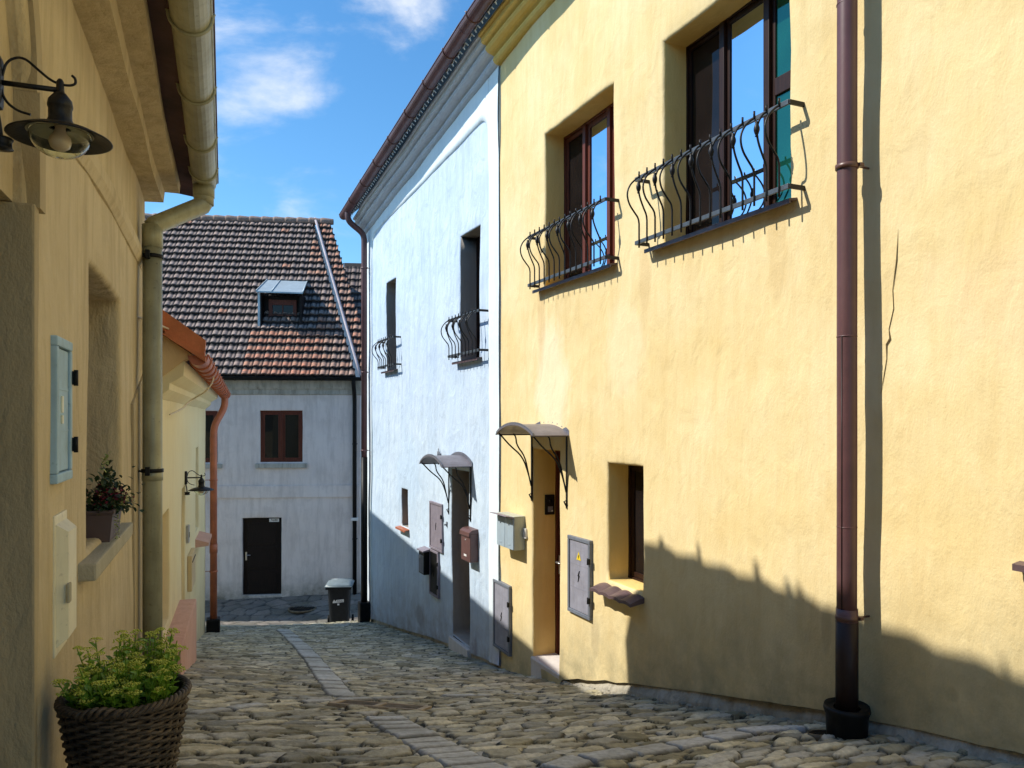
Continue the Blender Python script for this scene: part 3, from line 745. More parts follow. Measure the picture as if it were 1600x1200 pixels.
# ---- blue house
BX0, JX = -14.88, -8.30
blue = thing('blue_house', 'pale blue plastered house with a raised white border, beyond the yellow house', 'house', FR, -11.5, 0, -3.4)
zb = lambda x: pw([(-15, -3.92), (-14.7, -3.85), (-12, -3.42), (-10.1, -3.12), (-9.3, -3.03), (-8.3, -2.90)], x)
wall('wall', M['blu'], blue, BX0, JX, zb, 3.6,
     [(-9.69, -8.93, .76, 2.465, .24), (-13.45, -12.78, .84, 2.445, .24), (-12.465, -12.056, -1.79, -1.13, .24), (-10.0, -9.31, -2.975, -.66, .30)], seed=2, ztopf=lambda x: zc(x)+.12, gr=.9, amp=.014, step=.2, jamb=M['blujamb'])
def wy(x, z, seed, amp): return amp*(nse(x, z, seed, .9)*1.6+nse(x, z, seed+5, 3.2)*.45)
def border():
    m = MB(); pr = .02; Rr = .28; xa, xb = -14.45, -8.60
    def ztp(x): return lerp(3.50, 3.70, (x-xa)/(xb-xa))
    def zin(x):
        z = ztp(x); d = min(x-xa, xb-x)
        if d < Rr: z -= Rr-math.sqrt(max(0, Rr*Rr-(Rr-max(d, 0))**2))
        return z
    xs = sorted(set(arange(xa, xb, .2)+[xa+Rr*(1-math.cos(a*PI/16)) for a in range(9)]+[xb-Rr*(1-math.cos(a*PI/16)) for a in range(9)]))
    R_ = 6; vs = []
    for x in xs:
        zi, zt = zin(x)+.012*nse(x, 1, 4, 1.4), zc(x)+.05
        for (k, yy) in [(-1, 0)]: vs.append((x, wy(x, zi, 2, .014)+.012, zi-.004))
        for k in range(R_+1):
            z = lerp(zi+.006, zt, k/R_); vs.append((x, wy(x, z, 2, .014)-pr*(.7 if k == 0 else 1), z))
    c = R_+2; m.add(vs, [(i*c+k, (i+1)*c+k, (i+1)*c+k+1, i*c+k+1) for i in range(len(xs)-1) for k in range(c-1)], True)
    for (u0, u1, inner) in ((BX0-.004, xa, 1), (xb, JX+.002, 0)):
        vs = []; zz = arange(-4.0, zc(u0)+.05, .22); cols = arange(u0, u1, .12)
        if inner: cols = cols+[u1+.004]
        else: cols = [u0-.004]+cols
        for xi, x in enumerate(cols):
            for z in zz:
                z = max(z, zb(x)); edge = (inner and xi == len(cols)-1) or (not inner and xi == 0)
                vs.append((x+.012*nse(2, z, 8, 1.3)*(1 if (u0 < x < u1 or edge) else 0), wy(x, z, 2, .014)+(.012 if edge else -pr), z))
        c = len(zz); m.add(vs, [(i*c+k, (i+1)*c+k, (i+1)*c+k+1, i*c+k+1) for i in range(len(cols)-1) for k in range(c-1)], True)
    o = m.build('border', M['blutrim'], blue, fix=False)
    setattr_pt(o, 'grime', [max(0, min(1, 1-(v.co.z-3.4-zb(v.co.x-11.5))/.9)) for v in o.data.vertices])
border()
m = MB(); m.sweepx(CORN, arange(BX0-.03, JX, .3), zc, wob=.02); m.build('cornice', M['blucorn'], blue)
m = MB(); m.sweepx([(.028, 0), (.028, 1), (.4, 1), (.4, 0)], arange(BX0+.02, JX-.02, .3), lambda x: zb(x)-.95, wob=.02); m.build('plinth', M['plinth'], blue)
wn = window(blue, -9.69, -8.93, .76, 2.465, .24, 1, M['brown'], [M['gdark']], cross={0: (1.95, .03)})
wn = window(blue, -13.45, -12.78, .84, 2.445, .24, 1, M['brown'], [M['gdark']], cross={0: (1.95, .03)})
wn = window(blue, -12.465, -12.056, -1.79, -1.13, .24, 1, M['brown'], [M['gdark']], fw=.04, leafw=.03)
sill(blue, -9.78, -8.86, .765, .22, .07, M['sillmet']); sill(blue, -13.53, -12.70, .845, .22, .07, M['sillmet'])
sill(blue, -12.55, -12.0, -1.80, .22, .08, M['copper'])
def house_door(parent, x0, x1, z0, z1, d, mat, sidelight=0, label=None, handle_x=None):
    m = MB(); m.box(x0, x0+.06, d, d+.08, z0, z1, .006); m.box(x1-.06, x1, d, d+.08, z0, z1, .006); m.box(x0+.06, x1-.06, d+.001, d+.079, z1-.06, z1, .006)
    l0, l1 = x0+.06, x1-.06
    m.box(l0, l1, d+.02, d+.06, z0+.01, z1-.06, .004)
    for k in range(3):
        a = z0+.12+k*(z1-z0-.2)/3; m.box(l0+.08, l1-.08, d+.008, d+.03, a, a+(z1-z0)/3-.14, .012)
    o = m.build('door', mat, parent)
    if label: o['label'] = label
    h = MB(); hx = handle_x or l0+.06; hz = z0+1.0
    h.box(hx-.02, hx+.02, d+.0, d+.022, hz-.1, hz+.1, .004); h.tube([(hx, d+.01, hz+.03), (hx, d-.04, hz+.03), (hx+.11, d-.045, hz+.03)], .009, 8)
    h.build('handle', M['steel'], o); return o
house_door(blue, -10.0, -9.31, -2.97, -.66, .30, M['brown'])
m = MB(); m.box(-10.02, -9.29, -.035, .32, -3.35, -2.985, .012); m.build('doorstep', M['stone'], blue)
BCL = [-14.1, -13.2, -12.3, -11.4, -10.5, -9.65, -8.85]
def zg(x): return zc(x)+.37
bg_ = gutter(blue, -15.0, JX-.005, -.43, zg, .085, M['burg'], BCL, M['brnmet'], (True, False))
def pathpipe(parent, pts, r, mat, name='downpipe', joints=(), jm=None, brackets=()):
    m = MB(); m.tube(pts, r, 18)
    for (p, q, rr) in joints: m.tube([p, q], rr, 18)
    o = m.build(name, mat, parent)
    for (x, y, z, wd) in brackets:
        b = MB(); b.lathe([(r+.002, -.014), (r+.008, -.012), (r+.008, .012), (r+.002, .014)], (x, y, z), 20)
        b.tube([(x+r*.6, y+r*.6, z), (x+r*.6, wd, z)], .006, 6); b.box(x+r*.7, x+r*.7+.03, y+r*.5, y+r*.5+.03, z-.008, z+.012, .003)
        b.build('bracket', jm or mat, o)
    return o
px = -14.62
pathpipe(blue, smooth_path([(px, -.43, zg(px)-.07), (px, -.43, zg(px)-.18), (px, -.38, zg(px)-.27), (px, -.16, zg(px)-.42), (px, -.115, zg(px)-.52), (px, -.115, zg(px)-.7)])+[(px, -.115, -.75)], .056, M['burg'],
         brackets=[(px, -.115, 2.9, 0), (px, -.115, .9, 0), (px, -.115, -.6, 0)])
m = MB(); m.tube([(px, -.115, -.73), (px, -.115, -3.55)], .062, 18); m.box(px-.11, px+.11, -.22, -.02, -4.1, -3.5, .03)
m.build('drain_riser', M['blk'], blue)
def comb(parent, x0, x1, mat):
    m = MB(); x = x0
    while x < x1:
        z = zc(x)+.325; m.tube([(x, -.30, z), (x+.03, -.345, z+.055), (x+.09, -.345, z+.055), (x+.12, -.30, z)], .008, 5); m.box(x+.02, x+.1, -.335, -.33, z, z+.05); x += .2
    m.build('eave_comb', M['white'], parent)
comb(blue, BX0, JX-.1, None)
def slopes(parent, x0, x1, name='roof'):
    z0, z1 = zc(x0)+.42, zc(x1)+.42
    ex = Vector((x1-x0, 0, z1-z0)); eu = Vector((0, 1, .95)).normalized()
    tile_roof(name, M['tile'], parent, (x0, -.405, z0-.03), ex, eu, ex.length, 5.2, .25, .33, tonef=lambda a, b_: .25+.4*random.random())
slopes(blue, BX0-.12, JX)
back_volume(blue, M['blu'], BX0+.05, JX-.05, .5, 6, -5, 3.5)
m = MB(); m.prism([(.5, 3.5), (6, 3.5), (3.2, 6.6), (.5, 4.35)], lambda u, v, d: (d, u, v), BX0+.08, BX0+.3); m.build('gable_wall', M['blu'], blue)
M['pot'] = M['blk']

t = local(thing('door_mat', 'black door mat lying in the recess of the blue house door', 'door mat', FR, -9.65, .13, -2.984))
m = MB(); m.box(-.30, .30, -.12, .12, 0, .014, .004)
for k in range(9): m.box(-.29, .29, -.11+k*.025, -.10+k*.025, .012, .018)
m.build('pile', M['mat'], t)
# ---- yellow house
yel = thing('yellow_house', 'long sunlit yellow plastered house, nearest on the sunny side of the lane', 'house', FR, -4, 0, -2.0)
zy = lambda x: pw([(-8.3, -2.93), (-7.5, -2.80), (-6.78, -2.66), (-6.70, -2.555), (-5.77, -2.30), (-4.13, -1.90), (-3.3, -1.715), (-2.24, -1.535), (0, -1.33), (4, -1.2)], x)
YX1 = 3.4
wall('wall', M['yel'], yel, JX, YX1, zy, 3.9,
     [(-5.07, -3.66, 1.36, 3.007, .22), (-7.145, -5.75, 1.345, 2.977, .22), (-5.92, -5.33, -1.46, -.365, .22), (-7.436, -6.765, -2.575, -.29, .27), (-2.17, -1.3, -.66, .5, .22)],
     seed=6, ztopf=lambda x: zc(x)+.12, amp=.014, gr=.8, rad=.028, jamb=M['yeljamb'])
m = MB(); m.sweepx(CORN, arange(JX, YX1+.03, .3), zc, wob=.02); m.build('cornice', M['yeltrim'], yel)
m = MB(); xs_ = arange(-6.70, YX1-.02, .07)
def plz(x): return zy(x)
m.sweepx([(.050, .03), (.030, -.02), (.004, -.07), (-.012, -.14), (-.02, -.6), (.4, -.6), (.4, .03)], xs_, plz, yf=lambda x: .018*nse(x, 3, 1, 5)+.012*nse(x, 5, 2, 17), wob=.03)
for k in range(150):
    x = random.uniform(-6.7, 1.0) if k % 3 else random.uniform(-6.7, -5.4); r = random.uniform(.008, .035)*(1.3 if x < -5.4 else 1); y = -abs(random.gauss(.03, .05)); z = base_r(x)+.012+.02*random.random()
    vs = [Vector((x, y, z))+Vector((r*random.uniform(.7, 1.3)*math.cos(a), r*random.uniform(.6, 1.1)*math.sin(a), dz*r*.45)) for dz in (-1, .9) for a in (0, 1.2, 2.5, 3.8, 5.1)]
    m.add(vs, [(0, 1, 6, 5), (1, 2, 7, 6), (2, 3, 8, 7), (3, 4, 9, 8), (4, 0, 5, 9), (5, 6, 7, 8, 9)])
m.build('plinth', M['plinth'], yel)
W1 = window(yel, -5.07, -3.66, 1.36, 3.007, .22, 3, M['brown'], [M['gdark'], M['gsky'], M['gteal']], cross={2: (2.28, .06)}, fw=.04, leafw=.03)
W2 = window(yel, -7.145, -5.75, 1.345, 2.977, .22, 3, M['redwood'], [M['gdark'], M['gsky'], M['gdark']], cross={2: (2.25, .06)}, fw=.05, leafw=.045)
W3 = window(yel, -5.92, -5.33, -1.46, -.365, .22, 1, M['brown'], [M['gdark']], fw=.05, leafw=.045)
W4 = window(yel, -2.17, -1.3, -.66, .5, .22, 2, M['brown'], [M['gdark']])
sill(yel, -5.20, -3.62, 1.365, .21, .075, M['sillmet']); sill(yel, -7.27, -5.72, 1.35, .21, .075, M['sillmet'])
sill(yel, -2.26, -1.25, -.66, .21, .06, M['sillmet'])
m = MB()   # scalloped clay sill of the low window
for k in range(4):
    a = -5.99+k*.166; vs = []; 
    for i in range(7):
        t_ = i/6; hump = .014*math.sin(PI*t_)
        for (y, z, d) in ((.2, -1.455, 0), (-.02, -1.478, 0), (-.125, -1.515, 0), (-.125, -1.54, 1), (.2, -1.49, 1)): vs.append((a+t_*.165, y, z+(hump if not d else hump*.8)))
    fs = [(i*5+j, (i+1)*5+j, (i+1)*5+(j+1) % 5, i*5+(j+1) % 5) for i in range(6) for j in range(5)]+[(0, 1, 2, 3, 4), (34, 33, 32, 31, 30)]
    m.add(vs, fs, False)
m.build('clay_sill', M['sillmet'], yel)
house_door(yel, -7.436, -6.765, -2.565, -.29, .27, M['redwood'])
m = MB(); m.sweepx([(-.016, -2.60), (-.022, -2.555), (-.008, -2.540), (.268, -2.535), (.268, -2.9), (-.016, -2.9)], arange(-7.425, -6.775, .1)); m.build('doorstep', M['stone'], yel)
gutter(yel, JX, YX1, -.43, zg, .085, M['burg'], [-8.05, -7.2, -6.3, -5.4, -4.5, -3.6, -2.6, -1.6], M['brnmet'], (False, True))
comb(yel, JX, YX1, None); slopes(yel, JX+.01, YX1+.1)
back_volume(yel, M['yel'], JX+.05, YX1-.05, .5, 6, -3, 3.7)
px, py = -3.125, -.135
pathpipe(yel, [(px+.004*nse(z, 1, 3, .8), py+.006*nse(z, 5, 3, .9), z) for z in arange(-1.15, 3.9, .3)]+smooth_path([(px, py, 3.95), (px, py, 4.2), (px, -.36, zg(px)-.24), (px, -.43, zg(px)-.15), (px, -.43, zg(px)-.06)]), .0535, M['burg'],
         joints=[((px, py, -1.17), (px, py, -1.05), .058), ((px, py, .455), (px, py, .462), .055), ((px, py, -.60), (px, py, -.595), .0547), ((px, py, 2.3), (px, py, 2.307), .055)], jm=M['brnmet'], brackets=[(px, py, 1.40, 0), (px, py, -1.10, 0)])
m = MB(); m.tube([(px, py, -1.66), (px, py, -1.12)], .060, 18)
m.tube([(px+.012, py-.052, -1.1), (px+.012, py-.052, .46)], .0035, 6)
m.build('drain_riser', M['dkbrn'], yel)  # lower pipe is burgundy too; its shade is darkened into this colour
m = MB(); m.lathe([(.070, -1.60), (.100, -1.60), (.118, -1.585), (.124, -1.61), (.112, -1.64), (.104, -1.80), (.10, -1.96), (0, -1.96)], (px, py, 0), 26); m.build('drain_socket', M['dark_void'] if False else M['blk'], yel)
m = MB(); pts = [(-2.905, -.004, 1.02), (-2.915, -.004, .86), (-2.945, -.004, .70), (-2.94, -.003, .60), (-2.97, -.004, .49), (-2.962, -.003, .44), (-2.985, -.004, .41), (-2.985, -.003, .33), (-3.02, -.004, .14)]
m.tube([(p[0], p[1]+wy(p[0], p[2], 6, .014), p[2]) for p in pts], [.001, .005, .003, .004, .003, .010, .008, .005, .001], 6, flat=.35); m.build('crack', M['crk'], yel)

# ------------------------------------------------------------------ iron window guards
def guard(x0, x1, zt, zb_, label, nb, grp='bellied iron window guards'):
    t = local(thing('window_guard', label, 'window guard', FR, (x0+x1)/2, 0, zb_, grp)); hw = (x1-x0)/2; H = zt-zb_; yo = -.13
    for zz in (H, 0):
        m = MB(); m.box(-hw-.02, hw+.02, yo-.008, yo+.006, zz-.016, zz+.016, .003)
        for k in range(nb): x = lerp(-hw+.05, hw-.05, k/(nb-1)); m.lathe([(0, .004), (.005, .003), (.006, 0)], (x, yo-.008, zz), 8, M=Matrix.Rotation(PI/2, 3, 'X'))
        r = m.build('rail', M['irong'], t)
        for s in (-1, 1):
            b = MB(); b.box(s*(hw+.02)-.009, s*(hw+.02)+.009, yo, .05, zz-.014, zz+.014, .003); b.build('wall_tie', M['iron'], r)
    for k in range(nb):
        x = lerp(-hw+.05, hw-.05, k/(nb-1)); m = MB()
        pr = [(-.0, H+.045), (0, H+.0), (-.032, H-.02), (-.085, H-.07), (-.115, H-.14), (-.098, H-.22), (-.045, H-.285), (-.008, H-.325), (0, H-.37), (0, 0), (0, -.05)]
        if k % 2: pr = [(0, H+.045), (0, H), (-.025, H-.015), (-.06, H-.06), (-.08, H-.12), (-.07, H-.19), (-.035, H-.27), (-.005, H-.325), (0, H-.37), (0, 0), (0, -.05)]
        pts = [Vector((x, yo-.012+a, b)) for a, b in pr]; pp = [pts[0], pts[1]]+smooth_path(pts[1:9], 2)[1:]+pts[9:]
        m.tube(pp, .007, 8)
        if k % 2:
            yk, zk = yo-.012-.078, H-.12
            m.lathe([(.004, -.05), (.012, -.045), (.008, -.036), (.012, -.03), (.019, -.008), (.019, .008), (.012, .03), (.008, .036), (.012, .045), (.004, .05)], (x, yk, zk), 10)
        m.build('bar', M['iron'], t)
    return t
guard(-5.22, -3.585, 1.93, 1.418, 'bellied black iron guard of the big yellow-wall window nearest the burgundy downpipe', 15)
guard(-7.235, -5.72, 1.897, 1.397, 'bellied black iron guard of the yellow-wall window next to the blue house', 14)
guard(-9.74, -8.66, 1.32, .84, 'bellied iron guard of the blue-wall window nearer the yellow house', 9)
guard(-13.50, -12.50, 1.376, .92, 'small bellied iron guard of the far blue-wall window, close to the end downpipe', 8)

# ------------------------------------------------------------------ door canopies
def canopy(x0, x1, zs, rise, out, label):
    t = local(thing('door_canopy', label, 'canopy', FR, (x0+x1)/2, 0, zs-.5, 'curved metal canopies over the doors')); hw = (x1-x0)/2; zo = .5
    m = MB(); n = 18; vs = []
    def zz(u): return zo+rise*(1-u*u)**.9*1.0 if abs(u) < 1 else zo
    for y in (0, -out*.5, -out):
        for i in range(n+1):
            u = -1+2*i/n; vs.append((hw*u, y, zz(u)))
        for i in range(n+1):
            u = -1+2*i/n; vs.append((hw*u, y, zz(u)-.010))
    c = 2*(n+1); fs = []
    for j in range(2):
        for i in range(n):
            fs += [(j*c+i, j*c+i+1, (j+1)*c+i+1, (j+1)*c+i), (j*c+n+1+i, (j+1)*c+n+1+i, (j+1)*c+n+2+i, j*c+n+2+i)]
        fs += [(j*c, (j+1)*c, (j+1)*c+n+1, j*c+n+1), (j*c+n, j*c+2*n+1, (j+1)*c+2*n+1, (j+1)*c+n)]
    for i in range(n): fs += [(i, n+1+i, n+2+i, i+1), (2*c+i, 2*c+i+1, 2*c+n+2+i, 2*c+n+1+i)]
    m.add(vs, fs, False); m.build('roof_sheet', M['canopy'], t)
    f = MB()
    for y, w_ in ((-.006, .045), (-out+.01, .022)):
        poly = [(hw*(-1+2*i/n)*1.0, zz(-1+2*i/n)+w_) for i in range(n+1)]+[(hw*(1-2*i/n), zz(1-2*i/n)-.012) for i in range(n+1)]
        f.prism(poly, lambda u, v, d: (u, d, v), y-.004, y+.004)
    for i in range(1, n, 2):
        u = -1+2*i/n; f.lathe([(0, .006), (.006, .004), (.008, 0)], (hw*u, -.010, zz(u)+.022), 8, M=Matrix.Rotation(PI/2, 3, 'X'))
    f.build('flange', M['canopyf'], t)
    for s in (-1, 1):
        b = MB(); x = s*(hw-.05); x1_ = x
        b.box(x-.012, x+.012, -.016, 0, -.22, zo-.0, .003)
        for (yo_, zt_) in ((-out+.02, zo-.012+.02), (-out*.55, zo-.0)):
            pts = [(x, -.016, -.06), (x, -.05, .08), (x, -.12 if yo_ < -.3 else -.09, .26), (x, (yo_-.15)/2, .38), (x, yo_+.03, zt_-.03), (x, yo_, zt_)]
            b.tube(smooth_path(pts, 2), .0085, 8)
        b.tube([(x, -.016, zo-.01), (x, -out+.02, zo-.01)], .007, 6)
        b.tube([(x, -.01, -.14), (x, -.04, -.15), (x, -.012, -.2)], .008, 6); b.build('arm', M['iron'], t)
    return t
M['canopy'] = simple('grey_mauve_sheet_metal', (.20, .18, .20), .42, .2, .2, 4, .05)
M['canopyf'] = simple('slate_sheet_metal', (.16, .17, .21), .42, .2, .2, 4, .05)
streaked(M['canopy'], (.12, .10, .10), .6); streaked(M['canopyf'], (.10, .10, .11), .6); streaked(M['mauvebox'], (.14, .11, .12), .6) if 'mauvebox' in M else None
canopy(-7.47, -6.58, -.155, .105, .41, 'curved grey metal canopy over the yellow house door recess')
canopy(-10.12, -9.19, -.60, .12, .42, 'curved grey metal canopy over the blue house door recess')

# ------------------------------------------------------------------ meter cabinets and letterboxes
def meter(x0, x1, z0, z1, label, mat, matd, marks='bolt', sticker=False, y=0, name='meter_cabinet', cat='meter cabinet', grp=None, fr=FR, flip=False, dep=.035, shear=0):
    t = local(thing(name, label, cat, fr, (x0+x1)/2, y, z0, grp)); hw = (x1-x0)/2; H = z1-z0; b = .035
    m = MB(); m.box(-hw, hw, -dep, .03, 0, b, .006); m.box(-hw, hw, -dep, .03, H-b, H, .006); m.box(-hw, -hw+b, -dep+.001, .03, b, H-b, .006); m.box(hw-b, hw, -dep+.001, .03, b, H-b, .006)
    m.build('frame', matd, t)
    d = MB(); d.box(-hw+b+.004, hw-b-.004, -dep+.010, .02, b+.004, H-b-.004, .004)
    for k in (1, 2): d.box(-hw+b+.012, hw-b-.012, -dep+.0075, -dep+.0095, b+(H-2*b)*k/3-.0025, b+(H-2*b)*k/3+.0025)
    if marks == 'bolt':
        cz = H*.5; poly = [(.012, .055), (-.018, .0), (-.002, .004), (-.014, -.055), (.016, .01), (.0, .008), (.018, .055)]
        d.prism([(u, v+cz) for u, v in poly], lambda u, v, dd: (u, dd, v), -dep+.004, -dep+.0098, mi=1)
    dd_ = d.build('door', [mat, M['blk']], t)
    if sticker:
        s = MB(); cz = H*.76; s.prism([(-.042, cz-.035), (.042, cz-.035), (0, cz+.042)], lambda u, v, dd: (u, dd, v), -dep+.0065, -dep+.0098)
        s.prism([(.006, cz+.018), (-.010, cz-.006), (-.001, cz-.004), (-.006, cz-.026), (.010, cz+.0), (.001, cz-.001), (.011, cz+.018)], lambda u, v, dd: (u, dd, v), -dep+.0045, -dep+.0063, mi=1)
        s.build('warning_sticker', [M['yellow'], M['blk']], dd_)
    sx = -1 if flip else 1
    for zz in (H*.25, H*.74):
        h = MB(); h.box(sx*(hw-.012), sx*(hw+.014), -dep-.016, -dep+.004, zz-.026, zz+.026, .004); h.tube([(sx*(hw-.012), -dep-.012, zz-.03), (sx*(hw-.012), -dep-.012, zz+.03)], .008, 8); h.build('hinge', M['blk'], dd_)
    return t
meter(-6.575, -6.145, -1.855, -1.12, 'slate grey electricity cabinet with a yellow warning triangle, right of the yellow house door', M['grybox'], M['gryboxd'], sticker=True)
meter(-8.44, -7.965, -2.70, -1.90, 'tall grey utility cabinet low on the yellow wall below the double letterbox', M['grybox'], M['gryboxd'])
M['mauvebox'] = simple('grey_mauve_panel', (.24, .21, .25), .5, 0, .2, 9, .1)
meter(-10.87, -10.30, -1.895, -1.205, 'grey-mauve meter cabinet left of the blue house door, uppermost of the two there', M['mauvebox'], M['mauvebox'])
meter(-10.88, -10.48, -2.58, -1.91, 'sooty black-fronted meter cabinet low on the blue wall, under the mauve one', M['blk'], M['mauvebox'])
def letterbox_dark():
    t = local(thing('letterbox', 'black letterbox with a grey hood in front of the sooty cabinet on the blue wall', 'letterbox', FR, -10.98, 0, -2.3, None))
    m = MB(); m.box(-.13, .13, -.12, -.035, 0, .34, .008); m.build('body', M['blk'], t)
    h = MB(); h.sweepx([(-.02, .385), (-.145, .355), (-.145, .34), (-.02, .345)], [-.15, .15]); h.build('hood', M['mauvebox'], t)
    d = MB(); d.box(-.11, .11, -.126, -.119, .02, .28, .003); d.build('front_flap', M['gryboxd'], t)
    n = MB(); n.lathe([(0, .004), (.025, .003), (.027, 0)], (-.04, -.127, .25), 14, M=Matrix.Rotation(PI/2, 3, 'X')); n.build('badge', M['steel'], t)
letterbox_dark()
def letterbox_brown():
    t = local(thing('letterbox', 'brown metal letterbox right of the blue house door', 'letterbox', FR, -9.13, 0, -1.80))
    m = MB(); m.box(-.17, .15, -.115, 0, 0, .36, .006); m.build('body', M['mailb'], t)
    h = MB(); h.sweepx([(.0, .415), (-.09, .405), (-.13, .375), (-.135, .325), (-.128, .325), (-.122, .36), (0, .362)], [-.178, .158]); h.build('lid', M['mailb'], t)
    p = MB(); p.box(-.06, .03, -.119, -.114, .06, .085, .001); p.build('name_plate', M['white'], t)
    k = MB(); k.lathe([(0, .006), (.010, .004), (.012, 0)], (-.01, -.116, .27), 12, M=Matrix.Rotation(PI/2, 3, 'X')); k.build('lock', M['steel'], t)
letterbox_brown()
def letterbox_double():
    t = local(thing('double_letterbox', 'pale blue-grey double letterbox with open flaps left of the yellow house door', 'letterbox', FR, -7.80, 0, -1.43))
    m = MB(); m.box(-.26, .20, -.135, 0, 0, .37, .006); m.build('body', M['mails'], t)
    for a, b in ((-.255, -.035), (-.028, .195)):
        d = MB(); d.box(a, b, -.144, -.134, .005, .335, .003); d.box((a+b)/2-.035, (a+b)/2+.035, -.147, -.143, .045, .06, .001)
        dd_ = d.build('door', M['mailg'], t)
        k = MB(); k.lathe([(0, .006), (.008, .004), (.010, 0)], ((a+b)/2, -.144, .27), 12, M=Matrix.Rotation(PI/2, 3, 'X')); k.build('lock', M['blk'], dd_)
        f = MB(); f.prism([(-.13, .345), (-.235, .372), (-.233, .380), (-.13, .362)], lambda u, v, d_: (d_, u, v), a, b)
        f.prism([(-.145, .335), (-.18, .352), (-.145, .352)], lambda u, v, d_: (d_, u, v), b-.02, b-.005); f.build('flap', M['mauvebox'], t)
letterbox_double()
def small_box(name, label, cat, fr, x, y, z, w_, h_, d, mat, extra=None):
    t = local(thing(name, label, cat, fr, x, y, z)); m = MB(); m.box(-w_/2, w_/2, -d, 0, 0, h_, min(w_, h_, d)*.2); m.build('casing', mat, t)
    if extra: extra(t)
    return t
def bell_btn(t):
    m = MB(); m.lathe([(0, .006), (.012, .005), (.014, 0)], (0, -.03, .05), 12, M=Matrix.Rotation(PI/2, 3, 'X')); m.build('button', M['white'], t)
small_box('doorbell', 'small white doorbell between the double letterbox and the yellow door recess', 'doorbell', FR, -7.575, 0, -1.30, .07, .11, .028, M['white'], bell_btn)
def wl(t):
    m = MB(); m.tube([(0, -.02, .03), (0, -.05, .03)], .012, 10); m.build('button', M['gryboxd'], t)
small_box('doorbell', 'tiny grey doorbell beside the blue house door recess', 'doorbell', FR, -10.14, 0, -1.50, .05, .07, .02, M['gryboxd'], wl)
def aerial():
    t = local(thing('wall_bracket', 'little dark iron fixture on the blue wall above the blue door canopy', 'bracket', FR, -10.45, 0, -.62))
    m = MB(); m.box(-.06, .06, -.02, 0, .02, .13, .004); m.build('plate', M['gryboxd'], t)
    m = MB()
    for x in (-.04, 0, .04): m.tube([(x, -.03, -.03+abs(x)), (x, -.03, .20-abs(x))], .008, 6)
    m.build('rod', M['gryboxd'], t)
aerial()
def intercom():
    t = local(thing('intercom', 'black intercom panel inside the yellow door recess', 'intercom', FR, -7.412, .195, -1.03, rot=PI/2))
    m = MB(); m.box(-.055, .055, -.03, 0, 0, .215, .006); m.build('casing', M['blk'], t)
    m = MB(); m.lathe([(0, .006), (.016, .004), (.02, 0)], (0, -.03, .15), 16, M=Matrix.Rotation(PI/2, 3, 'X')); m.build('camera_lens', M['gblk'], t)
    m = MB(); m.box(-.03, .03, -.034, -.029, .03, .09, .002); m.build('button_panel', M['gryboxd'], t)
    m = MB(); m.box(.012, .028, -.037, -.033, .035, .05, .001); m.build('call_button', M['white'], t)
intercom()

# ------------------------------------------------------------------ near house on the left
near = thing('ochre_house', 'shaded ochre plastered house with an arched doorway, nearest on the left', 'house', FL, 3, 0, -1.4)
zl = lambda x: pw([(-6, -1.25), (2, -1.30), (3.1, -1.40), (5.2, -1.74), (7, -2.0)], x)
LX1 = 6.52
wall('wall', M['och'], near, -6, LX1, zl, 1.72, [(1.78, 2.875, -1.22, 1.05, .06), (3.88, 5.15, -.62, .735, .20)], seed=21, amp=.012, arch=(2.3275, .5475, 1.05), gr=1.0, rad=.03, thick=.4)
m = MB(); m.box(1.5, 3.1, .058, .11, .69, 1.68); m.build('tympanum', M['och'], near)
m = MB(); m.box(2.825, 2.888, -.006, .42, -1.5, .688, .008); m.box(1.3, 1.80, .012, .42, -1.5, .688, .02); m.box(1.79, 2.85, .112, .42, .70, .95); m.build('door_jamb', M['ochdark'], near)
m = MB(); m.box(1.80, 2.84, .34, .38, -1.4, .70, .004)
for k in range(5): m.box(1.84+k*.2, 2.02+k*.2, .33, .345, -1.3, .66, .004)
dn = m.build('door', M['brown'], near)
m = MB(); m.tube([(1.9, .33, -.3), (1.9, .28, -.3), (2.0, .28, -.3)], .01, 8); m.build('handle', M['iron'], dn)
window(near, 3.88, 5.15, -.60, .735, .20, 2, M['redwood'], [M['gdark']], fw=.05)
m = MB(); m.box(3.71, 5.12, -.058, .20, -.695, -.618, .010); m.build('sill', M['sillst'], near)
# stepped eaves cornice
LC = [(.05, 1.66), (-.135, 1.665), (-.14, 1.745), (-.245, 1.75), (-.25, 1.84), (.05, 1.84)]
m = MB(); m.sweepx(LC, arange(-6, LX1-.02, .25), wob=.022); m.build('cornice', M['och'], near)
m = MB(); pr = [(.04, 1.02), (-.012, 1.03), (-.034, 1.07), (-.036, 1.11), (-.030, 1.135), (.04, 1.14)]
m.sweepx(pr, arange(3.12, LX1-.01, .12), zf=lambda x: .05*math.sin((x-3.1)*1.1)+.02*(x-3.1), wob=.02)
m.build('string_course', M['och'], near)
m = MB()
ridge_y, ridge_z = .95, 3.88
rp_ = [(-.40, 1.86), (0, 2.16), (ridge_y, ridge_z), (3.4, 2.0), (3.4, 1.88), (.2, 1.88), (-.38, 1.80)]
m.prism(rp_, lambda u, v, d: (d, u, v), -6, 6.75); m.prism([(.22, 2.35), (ridge_y, ridge_z), (3.3, 2.1), (3.3, 1.9), (.42, 1.9)], lambda u, v, d: (d, u, v), 6.7, 7.05); m.build('roof', M['roofdark'], near)  # unseen upper roof, steepened and extended past the gable to place its shadow
m = MB()
x = -6.
while x < 6.9:
    m.lathe([(.05, 0), (.11, .0), (.125, .1), (.105, .3), (.10, .40)], (x, ridge_y, ridge_z), 10, M=Matrix.Rotation(PI/2, 3, 'Y')); x += .36
